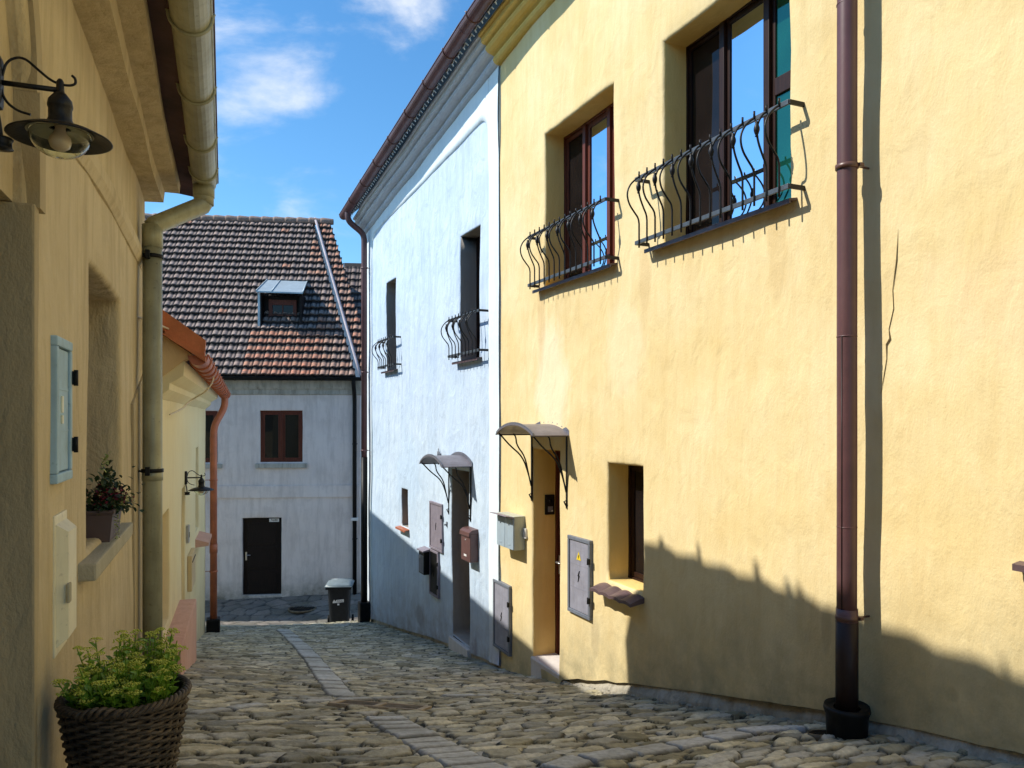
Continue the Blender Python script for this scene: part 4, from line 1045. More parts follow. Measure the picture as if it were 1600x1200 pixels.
for k in range(26):
    xx = random.uniform(-1, 6.9); hh = random.choice([.05, .08, .10, .13]); m.box(xx, xx+random.uniform(.02, .05), ridge_y-.05, ridge_y+.05, ridge_z+.05, ridge_z+.1+hh, .01)  # upright stubs added to make the ridge's cast shadow ragged
m.build('ridge_tiles', M['roofdark'], near)
back_volume(near, M['och'], -6, 6.93, .41, 3.3, -3, 1.89)  # runs on unseen past the gable to extend the cast shadow
def zgl(x): return 1.80
gutter(near, -6, 6.30, -.43, zgl, .085, M['zinc'], [1.2, 2.2, 2.95, 3.7, 4.5, 5.3, 5.95], M['zinc'], (True, True), step=.8)
m = MB(); m.box(-6, 6.62, -.53, -.36, 1.895, 1.915, .004); m.build('eave_sheet', M['brnmet'], near)
ox, pxx = 6.12, 5.93
pts = smooth_path([(ox, -.43, 1.74), (ox, -.43, 1.60), (ox-.02, -.40, 1.54)], 1)+[(pxx+.02, -.14, 1.33)]+smooth_path([(pxx, -.11, 1.30), (pxx, -.10, 1.24), (pxx, -.10, 1.1)], 1)
p1 = MB(); p1.tube([(ox, -.43, 1.72), (ox, -.43, 1.585)], .070, 20); p1.tube([(ox, -.43, 1.60), (ox-.01, -.425, 1.58), (pxx, -.11, 1.36), (pxx, -.10, 1.345)], .064, 20)
p1.tube([(pxx, -.10, 1.36), (pxx, -.10, -1.95)], .064, 20); p1.tube([(pxx, -.10, -.35), (pxx, -.10, -.43)], .0685, 20); p1.tube([(pxx, -.10, 1.20), (pxx, -.10, 1.36)], .0685, 20)
p1.tube([(ox, -.43, 1.73), (ox, -.43, 1.64)], .075, 20)
dp = p1.build('downpipe', M['zinc'], near)
for zz in (1.14, -.36):
    b = MB(); b.lathe([(.066, -.014), (.073, -.012), (.073, .012), (.066, .014)], (pxx, -.10, zz), 20); b.tube([(pxx-.03, -.06, zz), (pxx-.03, 0.02, zz)], .008, 6); b.box(pxx-.10, pxx-.055, -.09, -.06, zz-.03, zz+.03, .004); b.build('bracket', M['blk'], dp)
# shaded wall return at the corner, put in as a dark strip
m = MB(); m.prism([(5.72, -2.1), (6.54, -2.1), (6.54, .40), (6.3, .35), (5.60, .10)], lambda u, v, d: (u, d, v), -.014, .03); m.build('shaded_return', M['ochdark'], near)
m = MB(); n_a = 20
for k in range(n_a):
    a0, a1 = -.15+k*(PI/2+.9)/n_a, -.15+(k+1)*(PI/2+.9)/n_a
    if k == 0: a0 = 0
    a0, a1 = k*PI*.8/n_a, (k+1)*PI*.8/n_a
    q_ = [(2.3275+r*math.cos(a), 1.05+r*math.sin(a)) for r, a in ((.515, a0), (.60, a0), (.60, a1), (.515, a1))]
    m.prism(q_, lambda u, v, d: (u, d+wy(u, v, 21, .012), v), -.014, .057)
m.box(2.845, 2.93, -.016, .057, .68, 1.05); m.build('arch_band', M['ochdark'], near)
meter(3.05, 3.335, -.226, .292, 'sky blue painted cabinet door in the shaded ochre wall above the cream one', M['cabblue'], M['cabblue'], marks=None, fr=FL, dep=.03, name='wall_cabinet', cat='cabinet')
def cabtag():
    t = [o for o in sc.objects if o.name.startswith('wall_cabinet')][0]; d = [c for c in t.children if c.name.startswith('door')][0]
    m = MB(); m.box(-.035, -.012, -.026, -.016, .25, .31, .001); m.box(-.035, -.012, -.026, -.016, .21, .24, .001); m.build('label_tag', M['cream'], d)
cabtag()
def white_cab():
    t = local(thing('wall_cabinet', 'narrow cream cabinet low in the shaded ochre wall, below the sky blue one', 'cabinet', FL, 3.235, 0, -.85))
    m = MB(); m.box(-.115, .115, -.008, .05, 0, .505, .004); m.build('frame', M['cream'], t)
    d = MB(); d.prism([(-.10, .03), (.10, .03), (.10, .475), (-.10, .475)], lambda u, v, dd: (u*(1 if dd > -.02 else .8), dd, .25+(v-.25)*(1 if dd > -.02 else .86)), -.045, -.006)
    dd_ = d.build('door', M['cream'], t)
    h = MB(); h.box(-.10, -.06, -.052, -.042, .19, .26, .004); h.build('handle', M['sillst'], dd_)
white_cab()

# ------------------------------------------------------------------ wall lamps
def wall_lamp(fr, x, y, z, label, s=1.):
    t = local(thing('wall_lamp', label, 'wall lamp', fr, x, y, z, None)); a = -.175   # reach
    m = MB(); m.box(-.03, .03, -.03, 0, -.075, .075, .02); m.build('back_plate', M['iron'], t)
    m = MB(); m.tube([(0, -.02, 0), (0, a, 0)], .0075, 10)
    m.lathe([(0, .035), (.006, .032), (.010, .024), (.011, .0), (.013, -.012), (0, -.012)], (0, a, 0), 14); m.build('arm', M['iron'], t)
    m = MB(); m.tube(smooth_path([(0, -.03, .02), (0, -.04, .065), (0, -.08, .085), (0, -.12, .05), (0, -.155, .022), (0, -.19, .015), (0, -.215, .022), (0, -.215, .04), (0, -.205, .048)], 3), .0038, 8)
    m.tube(smooth_path([(0, -.025, -.01), (0, -.035, -.05), (0, -.065, -.075), (0, -.10, -.082)], 3), .0038, 8); m.build('scroll', M['iron'], t)
    m = MB(); m.tube(smooth_path([(0, -.012, -.06), (0, -.022, -.11), (0, -.028, -.17)], 2), .006, 8); m.lathe([(0, -.158), (.026, -.158), (.030, -.162), (.026, -.170), (.026, -.184), (.030, -.190), (0, -.194)], (0, -.028, 0), 20); m.build('sensor', M['iron'], t)
    m = MB(); m.lathe([(0, -.008), (.016, -.010), (.022, -.018), (.031, -.030), (.034, -.046), (.033, -.052), (.031, -.054), (.031, -.085), (.034, -.090), (.036, -.100), (.036, -.106)], (0, a, 0), 28); m.build('socket_cap', M['iron'], t)
    sh = MB(); sh.lathe([(.034, -.103), (.060, -.110), (.100, -.122), (.136, -.140), (.138, -.143), (.134, -.144), (.098, -.127), (.060, -.116), (.030, -.110)], (0, a, 0), 48); sho = sh.build('shade', M['iron'], t)
    r = MB(); r.lathe([(.030, -.112), (.062, -.1185), (.088, -.1265)], (0, a, 0), 40); r.build('reflector', M['lampin'], sho)
    gl = MB(); o_ = [(.082*math.cos(k*PI/20), -.128-.072*math.sin(k*PI/20)) for k in range(11)]; i_ = [(p[0]*.965, -.128+(p[1]+.128)*.965) for p in o_[::-1]]
    gl.lathe(o_+i_+[o_[0]], (0, a, 0), 36); gl.build('globe', M['clear'], t)
    b = MB(); b.lathe([(0, -.178), (.014, -.176), (.025, -.168), (.030, -.154), (.028, -.140), (.018, -.128), (.014, -.115)], (0, a, 0), 20); b.build('bulb', M['bulb'], t)
    return t
wall_lamp(FL, 2.575, .055, .965, 'large black wall lamp with clear globe in the arch of the ochre house')
wall_lamp(FY, 2.72, 0, -.655, 'small distant black wall lamp on the cream cottage above its doors')

# ------------------------------------------------------------------ cream cottage on the left
cot = thing('cream_cottage', 'low cream cottage with a terracotta verge, second on the left behind the ochre house', 'house', FY, 3.5, 0, -2.8)
def zcot(x):
    p = FY.W(x, 0, 0); return ground(p.x, p.y)-.02
CX1 = 7.0
wall('wall', M['cot'], cot, 0, CX1, zcot, .30, [(.25, 1.02, -1.80, -.80, .07), (2.30, 2.86, -2.46, -.74, .05), (4.55, 5.25, -1.55, -.38, .06)], seed=31, amp=.006, gr=1.0, thick=.4, step=.2, rad=.012)
m = MB(); m.box(.25, 1.02, .071, .11, -1.80, -.80); m.build('door', M['cotdark'], cot)
m = MB(); m.box(2.30, 2.86, .051, .09, -2.46, -.74); m.build('door', M['cotdark'], cot)
window(cot, 4.55, 5.25, -1.55, -.38, .06, 1, M['white'], [M['gdark']], fw=.04)
m = MB(); m.box(.2, 2.12, -.16, .03, -3.2, -1.88, .012); m.build('step', M['pink'], cot)
m = MB(); m.prism([(.02, -1.60), (-.17, -1.66), (-.17, -1.70), (.02, -1.72)], lambda u, v, d: (d, u, v), 4.5, 5.35); m.build('sill', M['pink'], cot)
prc = [(.05, .16), (-.005, .165), (-.085, .235), (-.09, .285), (-.12, .30), (-.19, .345), (-.20, .46), (.05, .46)]
m = MB(); m.sweepx(prc, arange(.02, CX1+.02, .5)); m.build('cornice', M['cot'], cot)
def zgc(x): return .50-.012*x
gutter(cot, -.02, 7.25, -.30, zgc, .075, M['copper'], [.35+.48*k for k in range(15)], M['copper'], step=.5)
RY = [(-.30, .56), (.22, .92), (1.05, 2.36), (3.6, .7), (3.6, .5), (-.2, .47)]
m = MB(); m.prism(RY, lambda u, v, d: (d, u, v), .0, 7.15); m.prism([(.5, 1.2), (1.05, 2.36), (3.6, .7), (3.6, .4), (.5, .4)], lambda u, v, d: (d, u, v), 7.1, 9.3); m.build('roof', M['roofdark'], cot)  # unseen steep roof, run past the corner to stretch its cast shadow
m = MB()   # verge: overlapping clay barge tiles
for k in range(6):
    y0 = -.33+k*.29; z0 = .50+k*.205; 
    m.prism([(y0-.02, z0-.03), (y0+.31, z0+.20), (y0+.30, z0+.36), (y0-.03, z0+.12)], lambda u, v, d: (d, u, v), -.10-.006*(k % 2), -.02)
    m.prism([(y0-.03, z0-.05), (y0+.32, z0+.18), (y0+.32, z0+.215), (y0-.03, z0-.015)], lambda u, v, d: (d, u, v), -.13, .0)
m.build('verge', M['orange'], cot)
back_volume(cot, M['cot'], 0.02, 9.1, .46, 3.5, -5, .48)  # hidden body lengthened with the roof for the same cast shadow
m = MB(); m.prism([(-.19, .46), (-.27, .50), (.3, .90), (1., 1.42), (1., .3), (.0, .3)], lambda u, v, d: (d, u, v), -.015, .14); m.build('gable_wall', M['cotdark'], cot)
q = 6.95
pathpipe(cot, smooth_path([(7.05, -.30, zgc(7)-.06), (7.05, -.30, .24), (7.03, -.26, .12), (q, -.16, -.06), (q, -.13, -.2), (q, -.13, -.5)], 2)+[(q, -.13, -3.30)], .056, M['copper'],
         joints=[((q, -.13, -2.2), (q, -.13, -2.05), .062)], brackets=[(q, -.13, -1.0, 0), (q, -.13, -2.5, 0)])
m = MB(); m.box(q-.10, q+.12, -.23, -.02, -3.5, -3.27, .02); m.build('drain_socket', M['blk'], cot)
t = local(thing('cable', 'thin cream cable looping over the cottage gutter and along its cornice', 'cable', FY, .3, -.2, .3))
m = MB(); m.tube(smooth_path([(-1.1, .3, .42), (-.4, .10, .40), (.4, -.05, .36), (1.15, -.12, .27), (1.35, -.16, .12), (1.2, -.10, -.02), (1.5, .06, -.10), (1.3, .10, -.15), (.9, .10, -.20), (.4, .17, -.26)], 3), .008, 6); m.build('sheath', M['cable'], t)
small_box('letterbox', 'flat beige letterbox on the cream cottage beside its narrow second doorway', 'letterbox', FY, 3.45, 0, -2.02, .62, .42, .05, M['beige'], lambda t: MB().box(-.25, .25, -.056, -.049, .33, .35, .001).build('slot', M['brown'], t))
small_box('doorbell', 'grey doorbell panel below the cottage lamp', 'doorbell', FY, 3.0, 0, -1.42, .14, .20, .03, M['steel'], lambda t: MB().box(-.03, .03, -.034, -.029, .06, .12, .001).build('button', M['blk'], t))

# ------------------------------------------------------------------ house across the end
far = thing('grey_house', 'weathered grey-lilac house with a steep clay tile roof closing the end of the lane', 'house', FH, -1.5, 0, -4.3)
FX0, FX1 = -7.5, 1.86
wall('wall', M['gry'], far, FX0, FX1, lambda x: -4.25 if x > .5 else -4.32, 1.0, [(-.525, .515, -1.055, .23, .06), (-2.52, -1.475, -1.055, .22, .06), (-.942, .015, -4.25, -2.35, .16)], seed=41, amp=.012, gr=.55, step=.25)
window(far, -.525, .515, -1.055, .23, .03, 2, M['redwood'], [M['gblk']], fw=.07, leafw=.055)
window(far, -2.52, -1.475, -1.055, .22, .03, 2, M['redwood'], [M['gblk']], fw=.07, leafw=.055)
for a, b in ((-.61, .60), (-2.6, -1.38)):
    m = MB(); m.box(a, b, -.06, .04, -1.175, -1.065, .01); m.build('sill', M['gryt'], far)
dd_ = house_door(far, -.942, .015, -4.30, -2.35, .09, M['blkwood'], handle_x=-.85)
def text_obj(txt, size, mat, parent, loc, rot, ext=.002, name='lettering'):
    cu = bpy.data.curves.new('lettering', 'FONT'); cu.body = txt; cu.size = size; cu.extrude = ext; cu.align_x = 'CENTER'; cu.align_y = 'CENTER'
    tmp = bpy.data.objects.new('tmp', cu); sc.collection.objects.link(tmp)
    dg = bpy.context.evaluated_depsgraph_get(); me = bpy.data.meshes.new_from_object(tmp.evaluated_get(dg)); bpy.data.objects.remove(tmp)
    o = bpy.data.objects.new(name, me); me.materials.clear(); me.materials.append(mat); sc.collection.objects.link(o); o.parent = parent; o.location = loc; o.rotation_euler = rot; return o
tp = local(thing('house_number_plate', 'small white house number plate at the top of the black door across the lane end', 'number plate', FH, -.19, .085, -2.45))
m = MB(); m.box(-.115, .115, -.012, 0, -.03, .05, .003); pl = m.build('plate', M['white'], tp)
text_obj('74/80', .075, M['blk'], pl, (0, -.014, .01), (PI/2, 0, 0))
FC = [(.05, .58), (-.02, .585), (-.05, .61), (-.05, .70), (-.09, .73), (-.13, .78), (-.15, .90), (-.15, .98), (.05, .98)]
m = MB(); m.sweepx(FC, arange(FX0, FX1+.03, .4), wob=.012); m.build('cornice', M['gryt'], far)
m = MB(); m.sweepx([(.03, -1.885), (-.035, -1.88), (-.042, -1.60), (.03, -1.585)], arange(FX0, FX1-.02, .4), wob=.012); m.build('string_course', M['gry'], far)
gutter(far, FX0, 2.0, -.36, lambda x: .985, .07, M['blk'], [-5, -4, -3, -2, -1, 0, 1], M['blk'], (True, True))
pathpipe(far, smooth_path([(1.74, -.36, .94), (1.74, -.34, .80), (1.74, -.14, .62), (1.74, -.09, .45), (1.74, -.09, .2)], 2)+[(1.74, -.09, -4.3)], .05, M['blk'], brackets=[(1.74, -.09, -.6, 0), (1.74, -.09, -2.9, 0)])
m = MB(); m.box(1.66, 1.82, -.16, -.05, -2.45, -2.38, .004); m.build('pipe_tag', M['white'], far)
P0 = Vector((FX0-.1, -.38, 1.02)); eu = Vector((0, 3.98, 4.66)); RL = eu.length
wr = lambda v: (1.80-FX0+.1)-(1.62)*v/RL
def ftone(a, v):
    x = a+FX0-.1; r = random.random()
    if -.75 < x < .85 and v < 1.55: return .82+.18*r
    if x > .2 and v > 3.6: return .55+.4*r if r > .35 else .3
    if x > .9: return .5+.3*r
    return .15+.38*r+(.35 if r > .975 else 0)
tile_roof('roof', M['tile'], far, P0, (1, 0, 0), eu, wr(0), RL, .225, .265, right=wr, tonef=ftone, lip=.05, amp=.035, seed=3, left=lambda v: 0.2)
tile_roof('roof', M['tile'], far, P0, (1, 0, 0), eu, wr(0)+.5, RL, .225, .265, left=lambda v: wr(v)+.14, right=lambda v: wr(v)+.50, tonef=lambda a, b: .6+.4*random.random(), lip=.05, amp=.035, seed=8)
n_ = Vector((0, -4.66, 3.98)).normalized()
def onroof(x, v, h): return Vector((x, P0.y, P0.z))+eu.normalized()*v+n_*h
m = MB(); pts = [onroof(wr(v)+FX0-.1+.10, v, .10) for v in arange(-.05, RL+.05, .5)]
m.tube(pts, .036, 8, flat=.6); m.build('flashing', M['lilac'], far)
m = MB(); x = FX0
while x < wr(RL)+FX0+.35:
    p = onroof(x, RL-.02, .03); m.lathe([(.06, 0), (.10, 0), (.115, .06), (.095, .26), (.085, .36)], p, 10, M=Matrix.Rotation(PI/2, 3, 'Y')); x += .33
ro = m.build('ridge_tiles', M['tile'], far); setattr_pt(ro, 'tone', [.5]*len(ro.data.vertices)); setattr_pt(ro, 'tile_shade', [.35]*len(ro.data.vertices))
back_volume(far, M['gry'], FX0, FX1-.02, .46, 7.5, -5, .95)
m = MB(); m.prism([(-.2, .98), (7.8, .98), (3.65, 5.6)], lambda u, v, d: (FX0+.2 if d == 0 else .25+(1.45*(5.6-v)/4.6), u, v), 0, 1); m.build('attic', M['gry'], far)
m = MB(); m.box(-7.4, -3.4, -1.25, -.01, -5, 1.9, .01); m.build('shade_block', M['gry'], far)  # block added out of view to shade the far paving
# dormer
dx0, dx1, dy, dz0, dz1 = -.67, .36, .70, 2.24, 3.14
m = MB(); th = .05
m.box(dx0, dx0+th, dy, dy+1.3, dz0-.05, dz1); m.box(dx1-th, dx1, dy, dy+1.3, dz0-.05, dz1); m.box(dx0+th, dx1-th, dy+.32, dy+.36, dz0, dz1)
dm = m.build('dormer', M['blkwood'], far)
m = MB(); vs = [(dx0-.03, dy-.22, dz1+.02), (dx1+.06, dy-.22, dz1+.0), (dx1-.06, dy+1.35, dz1+.60), (dx0-.05, dy+1.35, dz1+.62)]
m.add(vs+[(p[0], p[1], p[2]-.035) for p in vs], [(0, 1, 2, 3), (7, 6, 5, 4), (0, 4, 5, 1), (1, 5, 6, 2), (2, 6, 7, 3), (3, 7, 4, 0)])
for f_ in (.0, .33, 1.): 
    a = Vector(vs[0]).lerp(Vector(vs[1]), f_); b = Vector(vs[3]).lerp(Vector(vs[2]), f_); m.tube([a+Vector((0, 0, .01)), b+Vector((0, 0, .01))], .014, 5)
m.build('roof_sheet', M['lead'], dm)
m = MB(); m.prism([(dy-.02, dz0-.1), (dy-.02, dz1), (dy+1.2, dz1+.02)], lambda u, v, d: (d, u, v), dx0-.03, dx0-.005); m.box(dx0-.035, dx0+.02, dy-.03, dy-.005, dz0-.1, dz1, .004); m.build('side_cladding', M['lead'], dm)
m = MB(); m.prism([(dy+.32, dz0+.05), (dy-.12, dz0-.12), (dy-.12, dz0-.15), (dy+.32, dz0)], lambda u, v, d: (d, u, v), dx0-.03, dx1+.02); m.build('apron', M['gryboxd'], dm)
m = MB(); wx0, wx1, wz0, wz1 = -.50, .19, 2.36, 3.02; yb = dy+.25
m.box(wx0, wx0+.09, yb, yb+.07, wz0, wz1, .004); m.box(wx1-.09, wx1, yb, yb+.07, wz0, wz1, .004); m.box(wx0+.09, wx1-.09, yb+.002, yb+.068, wz1-.13, wz1, .004); m.box(wx0+.09, wx1-.09, yb+.002, yb+.068, wz0, wz0+.07, .004)
xm = (wx0+wx1)/2; m.box(xm-.012, xm+.012, yb+.01, yb+.05, wz0+.07, wz1-.13); m.box(wx0+.09, wx1-.09, yb+.012, yb+.048, 2.62, 2.645)
dw = m.build('window', M['redwood'], dm)
# keep to three levels: glass sits with the dormer
m = MB(); m.box(wx0+.088, wx1-.088, yb+.035, yb+.04, wz0+.06, wz1-.12); m.build('pane', M['gpale'] if 'gpale' in M else M['gdark'], dm)

nb = thing('rear_house', 'dark brown tiled roof of a house rising behind the far house, beside the burgundy pipe', 'house', FH, 4, 6, -4)
tile_roof('roof', M['tile'], nb, Vector((.9, 2.2, .9)), (1, 0, 0), (0, 3.0, 3.9), 6, 5.0, .25, .3, tonef=lambda a, b: .0+.12*random.random(), seed=5, tile_shade=1)
back_volume(nb, M['gry'], 2.0, 6.8, 2.5, 8, -5, 1.0, 'wall')

# ------------------------------------------------------------------ wheelie bin
def bin_():
    X, Y = -3.70, 16.5; z = float(low_h(X, Y))+.02
    t = local(thing('wheelie_bin', 'black wheelie bin with a pale label, standing at the blue house corner', 'bin', F0, X, Y, z, rot=math.radians(6)))
    m = MB(); vs = []; prof = [(.03, .19, .22), (.12, .195, .225), (.80, .235, .265), (.86, .245, .275), (.90, .245, .275)]
    for zz, hx, hy in prof:
        for k in range(24):
            a = 2*PI*k/24+PI/24; cx, sx = math.cos(a), math.sin(a); e = .35
            vs.append((hx*math.copysign(abs(cx)**e, cx), hy*math.copysign(abs(sx)**e, sx), zz))
    m.add(vs, [(i*24+k, i*24+(k+1) % 24, (i+1)*24+(k+1) % 24, (i+1)*24+k) for i in range(4) for k in range(24)], True); m.add(vs[:24], [tuple(range(24))])
    m.box(-.26, .26, -.285, -.265, .83, .87, .006); m.box(-.27, -.25, -.27, .25, .83, .87, .006); m.box(.25, .27, -.27, .25, .83, .87, .006); m.build('body', M['binbody'], t)
    m = MB(); n = 10; vs = []
    for i in range(n+1):
        y = -.31+.60*i/n; arch_ = .055*math.sin(PI*i/n)**.7
        for (x, dz) in ((-.275, 0), (-.27, .02), (-.2, .03+arch_*.8), (0, .035+arch_), (.2, .03+arch_*.8), (.27, .02), (.275, 0)): vs.append((x, y, .895+dz))
    m.add(vs, [(i*7+j, i*7+j+1, (i+1)*7+j+1, (i+1)*7+j) for i in range(n) for j in range(6)]+[(0, 6, 5, 4, 3, 2, 1), tuple(n*7+j for j in range(7))], True)
    m.box(-.285, .285, -.325, .29, .885, .903, .006); m.tube([(-.22, .32, .93), (.22, .32, .93)], .014, 8); m.build('lid', M['binlid'], t)
    for s in (-1, 1):
        w_ = MB(); w_.lathe([(0, -.022), (.06, -.024), (.092, -.02), (.098, -.01), (.098, .01), (.092, .02), (.06, .024), (0, .022)], (s*.255, .2, .09), 22, M=Matrix.Rotation(PI/2, 3, 'Y')); w_.build('wheel', M['blk'], t)
    m = MB(); m.prism([(-.115, .545), (.115, .565), (.115, .625), (-.04, .612), (-.06, .58), (-.085, .62), (-.115, .575)], lambda u, v, d: (u, d-(.234+(v-.12)*.055), v), -.008, -.002)
    for k in range(3): m.box(-.02+k*.04, .005+k*.04, -.2695, -.2675, .597, .605, mi=1)
    m.box(-.035, .1, -.2685, -.2665, .575, .581, mi=1)
    m.box(-.02, .02, -.266, -.262, .50, .535); m.build('label_sticker', [M['white'], M['blk']], t)
bin_()

# ------------------------------------------------------------------ drains and covers
def flat_on(X, Y): 
    n = Vector((-(ground(X+.1, Y)-ground(X-.1, Y))/.2, -(ground(X, Y+.1)-ground(X, Y-.1))/.2, 1)).normalized(); return n
s0, q0 = sq_of(594, 1109); X = -SA*s0+CA*q0; Y = CA*s0+SA*q0
t = local(thing('drain_grate', 'rusty slotted drain grate set across the stone channel in the cobbles', 'drain grate', F0, X, Y, ground(X, Y)+.018))
t.rotation_mode = 'QUATERNION'; t.rotation_quaternion = flat_on(X, Y).to_track_quat('Z', 'Y') @ Matrix.Rotation(0, 3, 'Z').to_quaternion()
M['grate'] = simple('rusty_cast_iron', (.20, .15, .09), .6, .3, .5, 12, .4); M['castend'] = simple('pale_worn_concrete', (.42, .34, .24), .8, 0, .3, 8, .3)
m = MB(); m.box(-.33, .33, -.12, -.10, -.03, .02, .004); m.box(-.33, .33, .10, .12, -.03, .02, .004); m.box(-.345, -.30, -.118, .118, -.03, .021, .004); m.box(.30, .345, -.118, .118, -.03, .021, .004); m.box(-.015, .025, -.118, .118, -.03, .021, .004); m.build('frame', M['castend'], t)
m = MB()
for k in range(11): y = -.09+k*.018; m.box(-.30, .30, y, y+.008, -.02, .012, .002)
m.build('bars', M['grate'], t)
m = MB(); m.box(-.31, .31, -.11, .11, -.04, -.03); m.build('pit', M['dark_void'], t)
def cover(px_, py_, label, r, low=None):
    if low: X, Y = low; z = float(low_h(X, Y))+.028
    else:
        s0, q0 = sq_of(px_, py_); X = -SA*s0+CA*q0; Y = CA*s0+SA*q0; z = ground(X, Y)+.02
    t = local(thing('manhole_cover', label, 'manhole cover', F0, X, Y, z)); t.rotation_mode = 'QUATERNION'
    if not low: t.rotation_quaternion = flat_on(X, Y).to_track_quat('Z', 'Y')
    m = MB(); m.lathe([(r, -.04), (r*1.06, -.04), (r*1.08, .006), (r*.98, .008), (r*.96, 0)], seg=32); m.build('rim', M['grate'], t)
    m = MB(); m.lathe([(r*.95, -.03), (r*.95, .002), (0, .004)], seg=32)
    for i in range(-4, 5):
        for j in range(-4, 5):
            if math.hypot(i, j) < 4.2: m.box(i*r*.2-.012, i*r*.2+.012, j*r*.2-.005, j*r*.2+.005, .002, .009, .002)
    m.build('lid', M['blk'], t)
cover(1287, 1152, 'round black cover in the cobbles at the foot of the burgundy downpipe', .085)
cover(0, 0, 'dark round manhole cover in the shaded paving before the far house', .30, low=(-4.85, 17.75))

# ------------------------------------------------------------------ planting
def leaf(mb, p, d, up, L, W, tn, tone, cup=.2):
    d = d.normalized(); s = d.cross(up)
    if s.length < 1e-3: s = d.cross(Vector((1, 0, 0)))
    s.normalize(); n = s.cross(d); b = len(mb.v)
    pts = [p, p+d*L*.35+s*W*.5+n*W*cup, p+d*L*.35-s*W*.5+n*W*cup, p+d*L*.75+s*W*.38+n*W*cup*.5, p+d*L*.75-s*W*.38+n*W*cup*.5, p+d*L-n*L*.08, p+d*L*.4]
    mb.add(pts, [(0, 1, 6), (0, 6, 2), (1, 3, 6), (2, 6, 4), (6, 3, 5), (6, 5, 4)], True); tn += [tone]*7
def blob(mb, p, r, tn, tone):
    b = [(r, 0, 0), (-r, 0, 0), (0, r, 0), (0, -r, 0), (0, 0, r), (0, 0, -r)]
    mb.add([p+Vector(x) for x in b], [(0, 2, 4), (2, 1, 4), (1, 3, 4), (3, 0, 4), (2, 0, 5), (1, 2, 5), (3, 1, 5), (0, 3, 5)], True); tn += [tone]*6
def rv(s=1): return Vector((random.uniform(-s, s), random.uniform(-s, s), random.uniform(-s, s)))
BZ = .42
def basket():
    zr = -.955; t = local(thing('wicker_basket', 'large dark wicker basket standing against the ochre wall, holding the green sedum', 'basket', FL, 2.96, -.25, zr-.42))
    def rad_(k): return .125+(.196-.125)*k**.85      # k: 0 foot, 1 rim
    mb = MB(); rows = 30; nst = 30
    for r in range(rows):
        k = (r+.5)/rows; z = .015+k*(BZ-.03); R = rad_(k); pts = []
        for i in range(nst*4+1):
            a = 2*PI*i/(nst*4); wv = .0075*math.cos(nst/2*2*a*.5*1.0+(r % 2)*PI)
            pts.append((math.cos(a)*(R+wv+random.uniform(-.001, .001)), math.sin(a)*(R+wv), z+random.uniform(-.0022, .0022)))
        mb.tube(pts, .0062, 6, caps=False)
    mb.build('woven_side', M['wick'], t)
    mb = MB()
    for i in range(nst):
        a = 2*PI*(i+.5)/nst; mb.tube([(math.cos(a)*rad_(k), math.sin(a)*rad_(k), k*BZ) for k in (0, .25, .5, .75, 1.)], .006, 6)
    mb.lathe([(.0, .012), (.118, .012)], seg=20); mb.lathe([(rad_(k/6)-.012, k/6*BZ) for k in range(7)], seg=24); mb.build('stakes', M['wick'], t)
    mb = MB()
    for ph in range(4):
        pts = []
        for i in range(120+1):
            a = 2*PI*i/120; tw = a*14+ph*PI/2; pts.append((math.cos(a)*(.196+.011*math.cos(tw)), math.sin(a)*(.196+.011*math.cos(tw)), BZ+.003+.010*math.sin(tw)))
        mb.tube(pts, .0075, 6, caps=False)
    mb.build('braided_rim', M['wick'], t)
    for a0 in (-.25, PI-.25):
        mb = MB()
        for ph in range(2):
            pts = []
            for i in range(25):
                u = i/24; a = a0+(u-.5)*.75; pts.append((math.cos(a)*(.205+.01*math.cos(u*20+ph*PI)), math.sin(a)*(.205+.01*math.cos(u*20+ph*PI)), BZ+.02*math.sin(u*20+ph*PI)*.5+.018*math.sin(PI*u)))
            mb.tube(pts, .008, 6)
        mb.build('handle', M['wick'], t)
    mb = MB(); mb.lathe([(0, BZ-.05), (.178, BZ-.055)], seg=24); mb.build('soil', M['soil'], t)
    return t
basket()
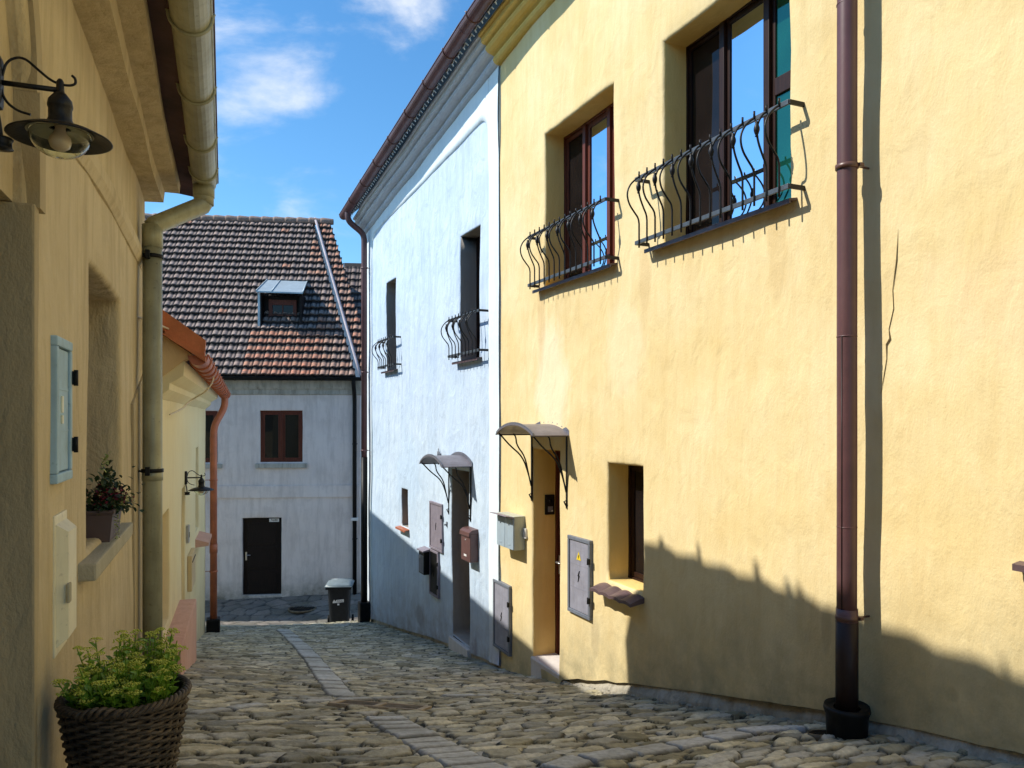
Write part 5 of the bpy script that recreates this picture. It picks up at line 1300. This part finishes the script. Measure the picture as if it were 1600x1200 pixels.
def sedum():
    z0 = -.965-.05; t = local(thing('sedum_plant', 'leafy green sedum with yellow-green flower heads growing in the wicker basket', 'plant', FL, 2.96, -.25, z0))
    st = MB(); lf = MB(); fl = MB(); lt = []; ft = []; stn = []
    for k in range(165):
        a = random.uniform(0, 2*PI); rr = .152*math.sqrt(random.random()); base = Vector((math.cos(a)*rr, math.sin(a)*rr, 0))
        # taller on the street side towards the lane (x forward, -y outward)
        side = (base.x*.45-base.y*.9)/.19; H = random.uniform(.10, .165)+max(0, side+base.x/.19*.5)*.055+(.05 if random.random() < .2 else 0)
        lean = Vector((base.x*.22+random.uniform(-.025, .025), base.y*.22+random.uniform(-.025, .025), 0)); top = base+lean+Vector((0, 0, H))
        mid = base.lerp(top, .5)+Vector((0, 0, .01))-lean*.15
        n0 = len(st.v); st.tube([base, mid, top], [.0032, .0026, .002], 5, caps=False); stn += [.4]*(len(st.v)-n0)
        for j in range(8):
            u = .12+.85*j/8; p = base.lerp(mid, u*2) if u < .5 else mid.lerp(top, u*2-1); aa = j*2.4+k
            d = Vector((math.cos(aa), math.sin(aa), .55+random.uniform(-.3, .4))); leaf(lf, p, d, Vector((0, 0, 1)), random.uniform(.024, .042), random.uniform(.016, .026), lt, random.random()*.75+.25*u)
        if random.random() < .62:
            R = random.uniform(.014, .028); c_ = top+Vector((0, 0, .004))
            for j in range(44):
                a2 = random.uniform(0, 2*PI); r2 = R*math.sqrt(random.random()); p = c_+Vector((math.cos(a2)*r2, math.sin(a2)*r2, .006*(1-(r2/R)**2)+random.uniform(-.002, .002))); blob(fl, p, random.uniform(.002, .0036), ft, random.random())
    o = st.build('stems', M['sedum'], t); setattr_pt(o, 'tone', stn)
    o = lf.build('leaves', M['sedum'], t, fix=False); setattr_pt(o, 'tone', lt)
    o = fl.build('flower_heads', M['sedfl'], t, fix=False); setattr_pt(o, 'tone', ft)
sedum()
def flowerbox():
    x0, z0 = 4.51, -.618
    t = local(thing('flower_box', 'brown window box on the concrete sill of the ochre house, planted with dark red flowers', 'flower box', FL, x0, .04, z0))
    m = MB(); vs = []
    for z, e in ((0, -.014), (.135, 0), (.15, .008), (.16, .008), (.16, -.006), (.12, -.012)):
        for sx, sy in ((-1, -1), (1, -1), (1, 1), (-1, 1)): vs.append((sx*(.195+e), sy*(.085+e), z))
    m.add(vs, [(i*4+k, i*4+(k+1) % 4, (i+1)*4+(k+1) % 4, (i+1)*4+k) for i in range(5) for k in range(4)]+[(3, 2, 1, 0)]); m.build('trough', M['mauvebrown'], t)
    m = MB(); m.box(-.18, .18, -.07, .07, .11, .13); m.build('soil', M['soil'], t)
    p_ = local(thing('flowering_plant', 'dark leafy plant with wine red blossoms and pale sprigs spilling from the window box', 'plant', FL, x0, .04, z0+.13))
    lf = MB(); lt = []; pl_ = MB(); pt = []; pe = MB(); et = []
    for k in range(420):
        c_ = Vector((random.gauss(-.02, .10), random.gauss(-.03, .06), abs(random.gauss(.04, .065)))); leaf(lf, c_, rv()+Vector((0, -.3, .3)), Vector((0, 0, 1)), random.uniform(.022, .045), random.uniform(.014, .028), lt, random.random()**2)
    for k in range(170):
        c_ = Vector((random.gauss(.0, .085), random.gauss(-.05, .04), random.gauss(.085, .028)))
        for j in range(4): leaf(pe, c_, rv()+Vector((0, -.2, .5)), Vector((0, 0, 1)), .013, .012, et, random.random())
    for k in range(46):
        b0 = Vector((random.uniform(-.02, .18), random.uniform(-.09, .03), .01)); dirn = Vector((random.uniform(-.15, .6), random.uniform(-.5, .1), random.uniform(.25, .9))).normalized(); L_ = random.uniform(.09, .19)
        for j in range(16):
            u = j/16; p = b0+dirn*L_*u+Vector((0, 0, -.12*u*u*L_*4)); leaf(pl_, p, dirn+rv(.9), Vector((0, 0, 1)), random.uniform(.012, .022), random.uniform(.004, .007), pt, random.random())
    for k in range(3):   # tall stems with broad leaves
        b0 = Vector((-.03+.05*k, -.02, .03)); 
        for j in range(16):
            p = b0+Vector((.03*k, 0, .07+.06*k*.4+j*.006)); leaf(lf, p, rv()+Vector((.3, -.3, .2)), Vector((0, 0, 1)), .05, .028, lt, .6+.4*random.random())
            if j > 9: leaf(pl_, p+Vector((0, 0, .06)), rv()+Vector((.3, 0, 0)), Vector((0, 0, 1)), .03, .014, pt, random.random())
    for k in range(3):   # trailing sprig
        for j in range(14): leaf(pl_, Vector((-.185+.05*k, -.10, .0-.009*j)), rv(), Vector((0, 0, 1)), .014, .008, pt, random.random())
    o = lf.build('leaves', M['leafd'], p_, fix=False); setattr_pt(o, 'tone', lt)
    o = pe.build('blossoms', M['petal'], p_, fix=False); setattr_pt(o, 'tone', et)
    o = pl_.build('foliage', M['leafl'], p_, fix=False); setattr_pt(o, 'tone', pt)
M['mauvebrown'] = simple('dark_plum_plastic', (.10, .065, .06), .5, 0, .2, 5, .03)
flowerbox()
